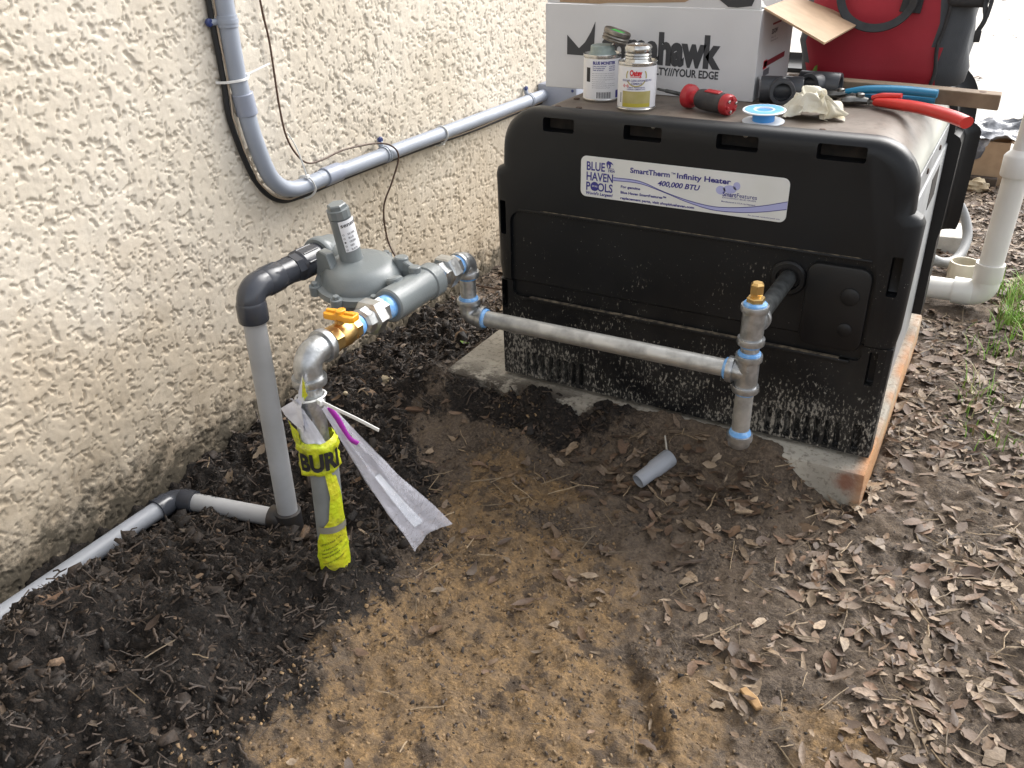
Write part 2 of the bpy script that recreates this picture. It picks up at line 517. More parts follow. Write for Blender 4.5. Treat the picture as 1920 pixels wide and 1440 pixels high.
dm = g.rng(g.math('ADD', da, g.math('MULTIPLY', g.math('SUBTRACT', p1, .5), 1.3)), .35, .65)
c = g.mix(sm, mud, sandc)
c = g.mix(dm, c, blk)
g.out(c, g.rng(p2, .3, .7, .72, .95))
g.b.inputs['Specular IOR Level'].default_value = 0.35
g.bump(g.math('ADD', g.noise(210, 6, .75), g.math('MULTIPLY', g.noise(60, 4, .6), 1.3)), 0.006)
M_SOIL = g.m
ground = sheet('ground', np.stack([GX, GY, GZ], -1), len(gx), len(gy), M_SOIL, None, (0, 0, 0), {'sand': sandA, 'dark': darkA})
tag(ground, kind='structure')
g = NT('deck_concrete')
c = g.mix(g.rng(g.noise(4, 5), .3, .7), (0.66, 0.63, 0.57), (0.54, 0.51, 0.46))
g.out(g.mix(g.rng(g.noise(120, 3), .35, .65, 0, .4), c, (0.42, 0.40, 0.36)), .85)
g.bump(g.noise(180, 4), .002)
M_DECK = g.m
deck = mk('patio', rbox(-20, 40, 4.95, 60, -.1, .012, .01, 2), M_DECK, None, (0, 0, 0))
tag(deck, kind='structure')

# ------------------------------------------------------------------ leaf litter, chips, straw
def leaf_mesh(L, w, curl, cup, twist, n=5):
    """one dry leaf: a pointed blade folded along its midrib"""
    V, F = [], []
    for i in range(n + 1):
        t = i / n
        hw = w * (math.sin(math.pi * min(1, t * .93 + .04)) ** .8) * (1 - .25 * t)
        if i == 0: hw = w * .10
        if i == n: hw = 0.0004
        x = L * (t - .5); z = curl * ((t - .5) ** 2) * L * 2
        a = twist * (t - .5)
        for s in (-1, 0, 1):
            y = s * hw; zz = z + (cup * hw if s else 0)
            jt = rng.normal(0, .03, 2) * (1 if 0 < i < n else .2)
            V.append((x + jt[0] * .6, y * math.cos(a) * (1 + jt[1] * 5), zz + y * math.sin(a) + jt[0] * .6))
    for i in range(n):
        a, b = i * 3, i * 3 + 3
        F += [(a, b, b + 1, a + 1), (a + 1, b + 1, b + 2, a + 2)]
    return np.array(V), F
LEAVES = [leaf_mesh(1.0, w, c_, u, t_) for w, c_, u, t_ in
          ((.19, .20, .35, .5), (.23, -.22, .30, -.7), (.16, .45, .5, 1.0), (.26, .15, -.3, .3), (.20, -.35, .6, -1.1), (.13, .3, .9, .6), (.22, .05, .2, .9), (.30, -.1, .5, .4), (.11, .5, .4, 1.6), (.24, .6, -.5, -.8), (.17, -.5, .8, .2), (.28, .25, .7, -.5))]
def bulk(name, items, m, label, cat):
    """many small pieces nobody could count -> one mesh; items = list of (V, F, colour)"""
    VV, LV, LS, CC = [], [], [], []
    n = 0; ls = 0
    for V, F, c in items:
        VV.append(V); CC.append(np.tile(np.array([*c, 1.0]), (len(V), 1)))
        for f in F:
            LV.extend([i + n for i in f]); LS.append(ls); ls += len(f)
        n += len(V)
    me = bpy.data.meshes.new(name)
    VV = np.concatenate(VV); CC = np.concatenate(CC)
    me.vertices.add(len(VV)); me.vertices.foreach_set('co', VV.ravel())
    me.loops.add(len(LV)); me.loops.foreach_set('vertex_index', np.array(LV, np.int32))
    me.polygons.add(len(LS)); me.polygons.foreach_set('loop_start', np.array(LS, np.int32))
    me.update(calc_edges=True)
    at = me.color_attributes.new('tint', 'FLOAT_COLOR', 'POINT'); at.data.foreach_set('color', CC.ravel())
    me.materials.append(m)
    o = bpy.data.objects.new(name, me); COL.objects.link(o)
    return tag(o, label, cat, None, 'stuff')
g = NT('dry_leaf')
tint = g.attr('tint', 'Color')
c = g.mix(g.rng(g.noise(160, 4), .35, .65, 0, .45), tint, (0.06, 0.035, 0.02))
g.out(c, .62); g.bump(g.noise(300, 3), .0006)
M_LEAF = g.m
LC = [(.25, .165, .10), (.195, .118, .068), (.31, .225, .145), (.13, .080, .048), (.26, .19, .135), (.08, .051, .034), (.22, .135, .085), (.35, .265, .18)]
def leafm(c, k):
    nm = 'dry_leaf_tone_%d' % k
    return mat(nm, c, tuple(v * .5 for v in c), 70, .6, bump=.0005, bscale=200)
LM = [leafm(c, k) for k, c in enumerate(LC)]
def orient(V, L, yaw, tx, ty, pos):
    ca, sa = math.cos(yaw), math.sin(yaw)
    P = V * L
    z = P[:, 2] + P[:, 0] * tx + P[:, 1] * ty
    return np.stack([P[:, 0] * ca - P[:, 1] * sa + pos[0], P[:, 0] * sa + P[:, 1] * ca + pos[1], z + pos[2]], 1)
def slope(x, y):
    e = .012
    return float((relief(x + e, y) - relief(x - e, y)) / (2 * e)), float((relief(x, y + e) - relief(x, y - e)) / (2 * e))
def litter_density(x, y):
    d = x - (.78 + (1.5 - y) * .80)
    a = sst(-.06, .48, d) * (.35 + .65 * sst(-.25, .25, fbm(x * 4.5, y * 4.5, 3, 61)))
    a = np.maximum(a, .95 * ga(x, y, .95, 1.56, .3, .10))
    a = a * (1 - .85 * ga(x, y, 1.58, 1.78, .16, .10)) * (1 - .5 * ga(x, y, 1.2, 1.30, .1, .1))
    wallbed = .42 * sst(-.02, .1, dark_f(x, y)) * sst(1.15, 1.3, y) + .07 * sst(0, .1, dark_f(x, y))
    mid = .10 * sst(.9, 1.2, y) + .03
    far = .9 * sst(1.9, 2.3, y)
    return np.clip(np.maximum(np.maximum(a, wallbed), np.maximum(mid, far * (x > 1.25))), 0, 1)
def free(x, y):
    ok = x > .012
    ok &= ~((x > .40) & (x < 1.372) & (y > 1.632) & (y < 2.53))
    ok &= ~((x < .075) & (y < 1.03))
    ok &= ~(((x - .548) ** 2 + (y - .945) ** 2) < .04 ** 2)
    ok &= ~((x > 1.33) & (x < 1.55) & (y > 2.76) & (y < 2.92))
    return ok
def in_view(x, y):
    """inside the wedge of ground the place was photographed in, with margin"""
    a = np.arctan2(x - 1.478, y)
    return (a < .42) & (y > .25)
def scatter(n, dens, y1=4.9):
    X, Y = rng.uniform(0, 2.6, n * 14), rng.uniform(.3, y1, n * 14)
    keep = free(X, Y) & in_view(X, Y) & (rng.uniform(0, 1, len(X)) < dens(X, Y))
    return X[keep][:n], Y[keep][:n]
# the largest leaves one by one
X, Y = scatter(340, lambda x, y: litter_density(x, y) * np.clip(1.9 - .75 * y, .12, 1) * (np.arctan2(x - 1.478, y) < .22))
base_leaf = []
for k, (V, F) in enumerate(LEAVES):
    me = bpy.data.meshes.new('fallen_leaf')
    me.from_pydata(V.tolist(), [], [list(f) for f in F]); me.polygons.foreach_set('use_smooth', [True] * len(F)); base_leaf.append(me)
variants = {}
TONE = ['tan', 'chestnut brown', 'pale straw', 'dark brown', 'greyish tan', 'nearly black brown', 'reddish brown', 'light buff']
for i, (x, y) in enumerate(zip(X[:290], Y[:290])):
    k, c = i % len(base_leaf), int(rng.integers(0, len(LC)))
    if (k, c) not in variants:
        me = base_leaf[k].copy(); me.materials.append(LM[c]); variants[(k, c)] = me
    o = bpy.data.objects.new('fallen_leaf', variants[(k, c)]); COL.objects.link(o)
    L = float(rng.uniform(.022, .046)); sx, sy = slope(x, y); yaw = float(rng.uniform(0, 6.28))
    o.scale = (L, L, L); o.location = (x, y, float(relief(x, y)) + .004)
    nrm = Vector((-sx + float(rng.normal(0, .16)), -sy + float(rng.normal(0, .16)), 1)).normalized()
    o.rotation_mode = 'QUATERNION'
    o.rotation_quaternion = nrm.to_track_quat('Z', 'Y') @ Matrix.Rotation(yaw, 3, 'Z').to_quaternion()
    tag(o, '%s dry leaf lying loose on the soil' % TONE[c], 'leaf', 'fallen %s leaves on the soil' % TONE[c])
# the rest
items = []
X, Y = scatter(31000, litter_density)
T = rng.uniform(0, 1, len(X))
ZZ = relief(X, Y)
for i, (x, y) in enumerate(zip(X, Y)):
    V, F = LEAVES[int(rng.integers(0, len(LEAVES)))]
    V = V * [1, rng.uniform(.6, 1.35), rng.uniform(.15, .9)]
    dk = float(dark_f(x, y)) > 0 and y < 2.2
    c = np.array(LC[int(rng.integers(0, len(LC)))]) * (rng.uniform(.10, .42) if dk else rng.uniform(.5, 1.12))
    if x < 1.1 and not dk: c = c * .75
    items.append((orient(V, rng.uniform(.010, .030) if dk else .012 + .040 * rng.uniform() ** 1.5, rng.uniform(0, 6.28), rng.normal(0, .17), rng.normal(0, .17), (x, y, ZZ[i] + rng.uniform(-.002, .005 if dk else .009))), F, c))
bulk('leaf_litter', items, M_LEAF, 'litter of small broken brown leaves covering the soil', 'leaf litter')
# bark chips and clods in the dug heap
def chip(n=1):
    V = np.array([(-.5, -.2, 0), (.5, -.12, 0), (.42, .2, 0), (-.45, .16, 0), (-.4, -.12, .16), (.38, -.05, .2), (.3, .14, .12), (-.36, .1, .2)]) + rng.normal(0, .05, (8, 3))
    return V, [(0, 1, 5, 4), (1, 2, 6, 5), (2, 3, 7, 6), (3, 0, 4, 7), (4, 5, 6, 7)]
CHIPS = [chip() for _ in range(9)]
def mulch_density(x, y):
    return np.clip(sst(-.09, .08, dark_f(x, y) + .06 * gn(x * 9, y * 9, 71)) * sst(2.6, 2.0, y) + .05, 0, 1)
items = []
X, Y = scatter(9000, mulch_density, 2.8); ZZ = relief(X, Y)
for i, (x, y) in enumerate(zip(X, Y)):
    V, F = CHIPS[int(rng.integers(0, 9))]
    c = np.array((.034, .023, .016)) * rng.uniform(.15, 1.4)
    V = V * [1, rng.uniform(.8, 2.2), rng.uniform(.8, 2.6)]
    if rng.uniform() < .05: c = np.array((.20, .13, .08)) * rng.uniform(.6, 1.2)
    L = rng.uniform(.003, .011) if rng.uniform() < .96 or dark_f(x, y) < .04 else rng.uniform(.018, .034)
    items.append((orient(V, L, rng.uniform(0, 6.28), rng.normal(0, .4), rng.normal(0, .4), (x, y, ZZ[i] - .001)), F, c))
g = NT('bark_mulch')
tint = g.attr('tint', 'Color')
g.out(g.mix(g.rng(g.noise(220, 4), .4, .65, 0, .5), tint, (0.012, 0.009, 0.007)), .7); g.bump(g.noise(330, 4, .7), .001)
bulk('bark_mulch', items, g.m, 'black bark mulch dug up around the vent pipe', 'mulch')
# crumbs of sand and soil
items = []
X, Y = scatter(9000, lambda x, y: .25 + .75 * sst(-.1, .05, sand_f(x, y)) , 1.75); ZZ = relief(X, Y)
S_ = sand_f(X, Y)
for i, (x, y) in enumerate(zip(X, Y)):
    V, F = CHIPS[int(rng.integers(0, 9))]
    V = V * [.75, 1.5, 1.6]
    c = np.array((.24, .155, .075)) * rng.uniform(.35, 1.25) if S_[i] > -.03 and rng.uniform() < .72 else np.array((.07, .05, .036)) * rng.uniform(.5, 1.4)
    items.append((orient(V, rng.uniform(.003, .011), rng.uniform(0, 6.28), rng.normal(0, .5), rng.normal(0, .5), (x, y, ZZ[i] - .001)), F, c))
bulk('soil_crumbs', items, M_LEAF, 'crumbs of orange sand and brown soil strewn over the ground', 'soil')
# dry straw and twigs
items = []
X, Y = scatter(1500, lambda x, y: .04 + .9 * litter_density(x, y) * (dark_f(x, y) < 0), 3.2); ZZ = relief(X, Y)
for i, (x, y) in enumerate(zip(X, Y)):
    L = rng.uniform(.02, .085); b = rng.normal(0, .25); w = rng.uniform(.0006, .0014)
    pts = [(-.5, 0), (-.2, b * .15), (.15, b * .1 + .02), (.5, b * .4)]
    V = []
    for (u, v) in pts: V += [(u, v - w / L, 0), (u, v, w / L * 1.6), (u, v + w / L, 0)]
    F = []
    for k in range(3):
        a = k * 3; F += [(a, a + 3, a + 4, a + 1), (a + 1, a + 4, a + 5, a + 2)]
    c = np.array((.34, .25, .15)) * rng.uniform(.3, 1.1)
    items.append((orient(np.array(V), L, rng.uniform(0, 6.28), rng.normal(0, .12), 0, (x, y, ZZ[i] + rng.uniform(.004, .012))), F, c))
bulk('dry_straw', items, M_LEAF, 'thin dry straw and twigs scattered over the leaf litter', 'straw')
X, Y = scatter(3600, lambda x, y: mulch_density(x, y) * (dark_f(x, y) > -.02), 2.4); ZZ = relief(X, Y)
fib = []
for i, (x, y) in enumerate(zip(X, Y)):
    L = rng.uniform(.008, .032); b = rng.normal(0, .6); w = rng.uniform(.0006, .0022)
    V = []
    for (u, v) in ((-.5, 0), (-.2, b * .2), (.15, b * .12 + .03), (.5, b * .5)): V += [(u, v - w / L, 0), (u, v, w / L * 1.5), (u, v + w / L, 0)]
    F = []
    for k in range(3):
        a = k * 3; F += [(a, a + 3, a + 4, a + 1), (a + 1, a + 4, a + 5, a + 2)]
    c = np.array((.05, .034, .023)) * rng.uniform(.12, 1.3)
    fib.append((orient(np.array(V), L, rng.uniform(0, 6.28), rng.normal(0, .45), rng.normal(0, .3), (x, y, ZZ[i] + rng.uniform(-.002, .006))), F, c))
bulk('bark_fibres', fib, M_LEAF, 'dark stringy bark fibres tangled in the mulch heap', 'mulch')
# leaves blown onto the sunny patio
items = []
for i in range(160):
    x, y = rng.uniform(-.5, 3), 5.1 + 9 * rng.uniform() ** 1.5
    V, F = LEAVES[int(rng.integers(0, 12))]
    items.append((orient(V, rng.uniform(.03, .07), rng.uniform(0, 6.28), rng.normal(0, .1), rng.normal(0, .1), (x, y, .018)), F, np.array(LC[int(rng.integers(0, 8))])))
bulk('patio_leaves', items, M_LEAF, 'scattered brown leaves on the sunlit pale patio', 'leaves')
# grass coming up through the litter
items = []
for (cx, cy, n, hh) in ((1.60, 2.99, 130, .10), (1.585, 2.80, 150, .10), (1.64, 2.70, 110, .09), (1.55, 2.55, 26, .08), (1.54, 2.25, 34, .085), (1.565, 2.10, 18, .06), (1.625, 2.05, 30, .06), (1.68, 2.5, 60, .1), (1.75, 2.9, 80, .1), (1.70, 2.2, 40, .08)):
    for k in range(n):
        x, y = cx + rng.normal(0, .028), cy + rng.normal(0, .045)
        if not free(x, y): continue
        h = hh * rng.uniform(.4, 1.1); a = rng.uniform(0, 6.28); ln = rng.uniform(.15, .8) * h; w = rng.uniform(.0012, .0028)
        z = float(relief(x, y)); V = []; px, py = -math.sin(a) * w, math.cos(a) * w
        for t in (0, .4, .75, 1):
            q = (x + math.cos(a) * ln * t * t, y + math.sin(a) * ln * t * t, z + h * (t - .25 * t * t)); s = 1 - t * .95
            V += [(q[0] + px * s, q[1] + py * s, q[2]), (q[0] - px * s, q[1] - py * s, q[2])]
        items.append((np.array(V), [(0, 1, 3, 2), (2, 3, 5, 4), (4, 5, 7, 6)], (np.array((.22, .40, .06)) if rng.uniform() < .75 else np.array((.34, .29, .14))) * rng.uniform(.6, 1.3)))
g = NT('grass_blade')
g.out(g.attr('tint', 'Color'), .5); g.b.inputs['Subsurface Weight'].default_value = 0.0
bulk('grass', items, g.m, 'sparse green grass sprouting through the leaf litter', 'grass')

# ================================================================== HEATER AND ITS SLAB
# ------------------------------------------------------------------ concrete slab
g = NT('slab_concrete')
x_, y_, z_ = g.xyz()
c = g.mix(g.rng(g.noise(9, 5), .35, .65), (0.42, 0.39, 0.33), (0.30, 0.275, 0.23))
c = g.mix(g.rng(g.noise(70, 5, .7), .5, .66, 0, .7), c, (0.13, 0.11, 0.085))
rust = g.math('MULTIPLY', g.rng(x_, .975, 1.003), g.rng(g.noise(5, 4), .28, .52))      # run-off rust on the outer face
c = g.mix(g.math('MULTIPLY', rust, .9), c, (0.42, 0.19, 0.07))
spot = g.t.nodes.new('ShaderNodeVectorMath'); spot.operation = 'DISTANCE'
g.t.links.new(g.co, spot.inputs[0]); spot.inputs[1].default_value = (.975, 0, .06)
c = g.mix(g.rng(g.math('ADD', spot.outputs['Value'], g.math('MULTIPLY', g.noise(45, 4), .05)), .065, .03, 0, .85), c, (0.20, 0.075, 0.04))
wood = g.math('MULTIPLY', g.rng(x_, 1.003, 1.006), g.rng(g.noise(14, 3), .3, .7))
c = g.mix(g.math('MULTIPLY', wood, .5), c, (0.50, 0.34, 0.17))
soil = g.rng(g.math('ADD', g.math('MULTIPLY', g.noise(16, 6, .7), .9), g.math('MULTIPLY', x_, -.26)), .30, .42, 0, .92)
c = g.mix(g.math('MULTIPLY', soil, g.rng(y_, .10, .0)), c, (0.035, 0.027, 0.02))
g.out(c, .9); g.bump(g.noise(120, 5, .65), .003)
slab = mk('concrete_slab', rbox(.345, 1.366, 1.632, 2.53, -.06, .087, .008, 2), g.m, None, (.36, 1.632, 0))
tag(slab, 'stained concrete slab with rusty edge under the black heater', 'slab')

# ------------------------------------------------------------------ heater materials
g = NT('black_moulded_plastic')
x_, y_, z_ = g.xyz()                      # z measured from the slab top
amount = g.rng(z_, .36, .0)             # splash dirt gets denser towards the soil
patch = g.noise(7, 4, .6)
lim = g.math('SUBTRACT', g.math('SUBTRACT', .665, g.math('MULTIPLY', amount, .15)), g.math('MULTIPLY', g.math('SUBTRACT', patch, .5), .46))
streak = g.t.nodes.new('ShaderNodeMapping'); streak.inputs['Scale'].default_value = (1, 1, .45)
g.t.links.new(g.co, streak.inputs['Vector'])
spk = g.noise(205, 5, .68, streak.outputs['Vector'])
inner = g.math('MULTIPLY', g.rng(z_, .47, .40), 1.0)
m1 = g.math('MULTIPLY', g.rng(g.math('SUBTRACT', spk, lim), -.01, .11), inner)
dots = g.math('MULTIPLY', g.rng(g.voro(95), .085, .055), g.math('MULTIPLY', g.rng(g.noise(10, 3), .48, .60), inner))
film = g.math('MULTIPLY', g.rng(g.noise(2.4, 4, .6), .35, .75), .18)
c = g.mix(film, (0.0036, 0.0044, 0.0058), (0.016, 0.017, 0.0185))
g.b.inputs['Specular IOR Level'].default_value = .38
c = g.mix(g.math('MULTIPLY', g.math('MULTIPLY', amount, g.rng(g.noise(9, 5, .6), .35, .7)), .14), c, (0.17, 0.155, 0.13))
c = g.mix(g.math('MULTIPLY', m1, .75), c, (0.34, 0.315, 0.27))
c = g.mix(g.math('MULTIPLY', dots, .9), c, (0.42, 0.40, 0.37))
g.out(c, g.math('ADD', g.rng(g.noise(5, 4), .3, .7, .34, .46), g.math('MULTIPLY', m1, .4)))
g.bump(g.noise(900, 2), .00015)
M_BLK = g.m
M_BLK2 = mat('black_plastic_plain', (.005, .005, .006), (.012, .012, .012), 6, .38, rough2=.5, spec=.38)
M_HOLE = mat('slot_inside', (.008, .007, .006), (.03, .022, .016), 40, .9)
M_DUST = mat('ledge_dust', (.20, .165, .115), (.04, .033, .026), 60, .95, contrast=(.38, .6), bump=.001, bscale=200)
g = NT('dirty_sheet_metal')
x_, y_, z_ = g.xyz()
c = g.mix(g.rng(g.noise(6, 6, .62), .32, .68), (0.105, 0.080, 0.060), (0.175, 0.142, 0.112))
c = g.mix(g.rng(g.noise(30, 6, .7), .50, .66, 0, .7), c, (0.075, 0.055, 0.04))
c = g.mix(g.rng(z_, .618, .575), c, (0.52, 0.53, 0.47))            # the side skin is paler than the top
g.out(c, g.rng(g.noise(9, 4), .3, .7, .42, .62)); g.bump(g.noise(300, 3), .0003)
g.b.inputs['Specular IOR Level'].default_value = .6
M_TOP = g.m
M_SIDE = mat('grey_side_panel', (.36, .37, .38), (.29, .30, .30), 12, .45)
M_SCREW = mat('zinc_screw', (.55, .54, .5), (.35, .33, .3), 200, .4, .9)
M_DARKSCREW = mat('rusty_bolt', (.05, .035, .028), (.10, .06, .04), 200, .7, .3)

HX0, HX1, HY, HZ = .482, 1.370, 1.68, .092
heater = thing('pool_heater', 'black pool heater standing on a concrete slab beside the stucco wall', 'heater', (.926, 1.68, HZ))
def arc(cx, cz, r, a0, a1, k=10):
    return [(cx + r * math.cos(R(a0 + (a1 - a0) * j / k)), cz + r * math.sin(R(a0 + (a1 - a0) * j / k))) for j in range(k + 1)]
ZS, ZSE = .606, .348
def cover_poly(top, ins, rad, sh):
    P = [(HX0 + .006, ZSE), (HX1 - .004, ZSE), (HX1, ZSE + .03), (HX1 + .004, sh - .012), (HX1 - .002, sh), (HX1 - .016, sh + .008)]
    P += arc(HX1 - ins - rad, top - rad, rad, 0, 90)
    P += arc(HX0 + ins + rad, top - rad, rad, 90, 180)
    P += [(HX0 + .016, sh + .008), (HX0 + .001, sh), (HX0 - .003, sh - .012), (HX0, ZSE + .03)]
    return P
def cover_solid(y0, y1, lip):
    """moulded end cover, its front edge rounded over by lip"""
    P = np.array(cover_poly(.742, .018, .088, ZS))
    cx, cz = .926, .52
    rings = []
    steps = [(0, .034), (.002, .022), (.006, .012), (.013, .0045), (.022, 0.0)]
    for dy, ins in steps:
        d = P - [cx, cz]
        s = 1 - ins * lip / np.maximum(np.abs(d).max(1), .18)
        Q = [cx, cz] + d * s[:, None]
        Q[:, 1] = np.where(P[:, 1] <= ZSE + .001, P[:, 1], Q[:, 1])
        rings.append([(q[0], y0 + dy * lip, q[1]) for q in Q])
    rings.append([(p[0], y1, p[1]) for p in P])
    V, F = loft(rings, (True, True))
    return fixn((V, F))
front = cover_solid(HY, HY + .045, 1.0)
cuts = []
for a, b in ((.607, .679), (.79, .871), (.982, 1.063), (1.171, 1.258)):
    cuts.append(bev(box(a, b, HY - .02, HY + .035, .6990, .7275), .004, 2))
for a, b in ((.494, .511), (1.333, 1.352)):
    cuts.append(bev(box(a, b, HY - .02, HY + .03, .456, .535), .003, 2))
# shallow recess of the middle band
cuts.append(fixn(prism(rrect(.522, 1.312, .30, .517, .03, 6), lambda u, v, w: (u, HY - .02 + w, v), .0285)))
fc = mk('front_cover', cut(front, cuts), M_BLK, heater, smooth=28)
for a, b in ((.607, .679), (.79, .871), (.982, 1.063), (1.171, 1.258)):
    s = mk('slot', box(a + .001, b - .001, HY + .033, HY + .0345, .700, .727), M_HOLE, fc, smooth=0)
for xx in (.842, 1.03):
    mk('screw', rod((xx, HY + .031, .7225), (0, -1, 0), [(0, .0045), (.003, .0045), (.004, .003)], 12), M_SCREW, fc)
low = fixn(loft([[(HX0 + .014, HY + .004, .098), (HX1 - .018, HY + .004, .098), (HX1 - .014, HY + .004, ZSE - .003), (HX0 + .012, HY + .004, ZSE - .003)],
                 [(HX0 + .010, HY + .012, .093), (HX1 - .010, HY + .012, .093), (HX1 - .004, HY + .012, ZSE - .003), (HX0 + .006, HY + .012, ZSE - .003)],
                 [(HX0 + .008, HY + .05, .093), (HX1 - .008, HY + .05, .093), (HX1 - .004, HY + .05, ZSE - .003), (HX0 + .006, HY + .05, ZSE - .003)]]))
cuts = [fixn(prism(rrect(.524, 1.310, .31, .40, .012, 4), lambda u, v, w: (u, HY - .02 + w, v), .0325))]
for k in range(8):
    x0 = .556 + k * .0205; cuts.append(bev(box(x0, x0 + .0125, HY - .02, HY + .022, .104, .165), .002, 1))
for k in range(8):
    x0 = 1.142 + k * .0205; cuts.append(bev(box(x0, x0 + .0125, HY - .02, HY + .022, .104, .165), .002, 1))
for a, b, c_, d_ in ((.494, .510, .273, .343), (1.325, 1.341, .262, .335), (1.322, 1.338, .102, .170)):
    cuts.append(bev(box(a, b, HY - .02, HY + .025, c_, d_), .002, 1))
lc = mk('lower_cover', cut(low, cuts), M_BLK, heater, smooth=28)
# raised ledges that gather dust
mk('ledge', rbox(.545, 1.30, HY - .002, HY + .008, .5165, .5225, .0015, 2), M_BLK, heater)
mk('ledge', rbox(.545, 1.29, HY - .001, HY + .010, .3025, .310, .0015, 2), M_BLK, heater)
mk('ledge_dust', rbox(.60, 1.28, HY - .0015, HY + .007, .5226, .5240, .0006, 1), M_DUST, heater)
mk('ledge_dust', rbox(.57, 1.27, HY - .0005, HY + .009, .3101, .3116, .0006, 1), M_DUST, heater)
ap = mk('access_panel', fixn(bev(prism(rrect(1.186, 1.306, .330, .503, .022, 5), lambda u, v, w: (u, HY - .004 + w, v), .02), .004, 2)), M_BLK2, heater, smooth=40)
mk('latch', rod((1.272, HY - .0038, .445), (0, -1, 0), [(0, .018), (.003, .0175), (.005, .014)], 24), M_BLK2, ap)
mk('latch', rod((1.272, HY - .0038, .375), (0, -1, 0), [(0, .014), (.002, .0138), (.004, .010)], 24), M_BLK2, ap)
mk('gas_inlet_ring', rod((1.150, HY + .012, .459), (0, -1, 0), [(0, .036), (.008, .036), (.012, .032), (.012, .024), (.0, .022)], 28, (False, False)), M_BLK2, heater)
# rear cover, skin, side panel
rear = cover_solid(2.50, 2.39, -1.0)
mk('rear_cover', J(rear, box(HX0 + .008, HX1 - .004, 2.392, 2.495, .14, ZSE + .001)), M_BLK2, heater, smooth=28)
skP = []
x0, x1, zt, r_ = HX0 + .030, HX1 - .034, .732, .085
prof = [(x1, .10), (x1, .40)] + arc(x1 - r_, zt - r_, r_, 0, 90, 12) + arc(x0 + r_, zt - r_, r_, 90, 180, 12) + [(x0, .40), (x0, .10)]
mk('metal_skin', fixn(loft([[(p[0], y, p[1]) for p in prof] for y in (HY + .030, 2.0, 2.44)], (False, False), False)), M_TOP, heater, smooth=40)
sp = mk('side_panel', rbox(HX1 - .05, HX1 - .026, HY + .048, 2.40, .095, .592, .004, 2), M_SIDE, heater)
mk('handle_recess', rbox(HX1 - .0262, HX1 - .025, 2.12, 2.26, .50, .57, .0004, 1), M_HOLE, sp)
mk('upper_strip', rbox(HX1 - .0335, HX1 - .030, HY + .06, 2.39, .596, .642, .001, 1), M_SIDE, heater)
for yy in (1.98, 2.2):
    mk('screw', rod((HX1 - .0305, yy, .622), (1, 0, 0), [(0, .006), (.003, .006), (.004, .004)], 10), M_DARKSCREW, heater)
for xx, yy in ((.600, 1.765), (.648, 1.77), (.60, 1.86), (1.16, 1.765)):
    mk('screw', rod((xx, yy, .7318), (0, 0, 1), [(0, .007), (.002, .007), (.0035, .005)], 6), M_DARKSCREW, heater, smooth=0)
mk('lid_seam', rbox(.575, 1.20, 1.748, 1.750, .7322, .7328, .0002, 1), M_HOLE, heater)

# ------------------------------------------------------------------ name plate with its printing
M_PLATE = mat('white_label_plate', (.72, .73, .72), (.66, .67, .64), 8, .28)
M_NAVY = mat('navy_print', (.035, .032, .22), None, rough=.4)
M_LIL = mat('pale_blue_print', (.40, .42, .68), None, rough=.4)
YP = HY - .0012
plate = mk('name_plate', fixn(bev(prism(rrect(.6975, 1.1315, .5715, .6575, .013, 6), lambda u, v, w: (u, YP + w, v), .0016), .0004, 1)), M_PLATE, heater, smooth=30)
plate['label'] = 'white name plate with blue lettering'
FY = YP - .0004
F1 = lambda x, z, y=FY: on_front(y, x, z)
txt('lettering', 'BLUE', M_NAVY, plate, F1(.7112, .6288), width=.0415, height=.0185, bold=.022)
txt('lettering', 'HAVEN', M_NAVY, plate, F1(.7110, .6075), width=.0605, height=.0180, bold=.022)
txt('lettering', 'POOLS', M_NAVY, plate, F1(.7108, .5862), width=.0605, height=.0180, bold=.022)
txt('lettering', "World's Largest!", M_NAVY, plate, F1(.7105, .5772), width=.0615, height=.0062, bold=.03, shear=.2)
txt('lettering', '1954', M_NAVY, plate, F1(.7600, .6286), width=.0147, height=.0055, bold=.03)
txt('lettering', 'Since', M_NAVY, plate, F1(.7610, .6350), width=.0120, height=.0034, bold=.01, shear=.2)
txt('lettering', 'SmartTherm', M_NAVY, plate, F1(.8087, .6333), width=.0855, height=.0108, bold=.03)
txt('lettering', 'TM', M_NAVY, plate, F1(.8965, .6400), width=.009, height=.0040, bold=.01)
txt('lettering', 'Infinity Heater', M_NAVY, plate, F1(.9090, .6335), width=.110, height=.0108, bold=.03)
txt('lettering', '400,000 BTU', M_NAVY, plate, F1(.8695, .6138), width=.089, height=.0108, bold=.03, shear=.25)
txt('lettering', 'For genuine', M_NAVY, plate, F1(.7895, .5996), width=.043, height=.0054, bold=.035)
txt('lettering', 'Blue Haven SmartFeatures\u2122', M_NAVY, plate, F1(.7894, .5876), width=.100, height=.0054, bold=.035)
txt('lettering', 'replacement parts, visit shopbluehaven.com', M_NAVY, plate, F1(.7894, .5756), width=.160, height=.0054, bold=.035)
txt('lettering', 'Smart', M_NAVY, plate, F1(1.0045, .6094), width=.0275, height=.0090, bold=.03)
txt('lettering', 'Features', M_NAVY, plate, F1(1.0330, .6096), width=.0395, height=.0088, bold=.004)
txt('lettering', 'EXCLUSIVELY BLUE HAVEN', M_NAVY, plate, F1(1.0048, .6050), width=.066, height=.0030, bold=.005)
txt('lettering', 'Manufactured in U.S.A. by Hayward', M_NAVY, plate, F1(1.0034, .5972), width=.067, height=.0030, bold=.01)
txt('lettering', 'For use with residential pools only', M_NAVY, plate, F1(1.0588, .5764), width=.062, height=.0026, bold=.005)
def ribbon(pts_a, pts_b, y):
    A = smooth_path([(p[0], y, p[1]) for p in pts_a], 6); B = smooth_path([(p[0], y, p[1]) for p in pts_b], 6)
    return loft([B, A], (False, False), False)
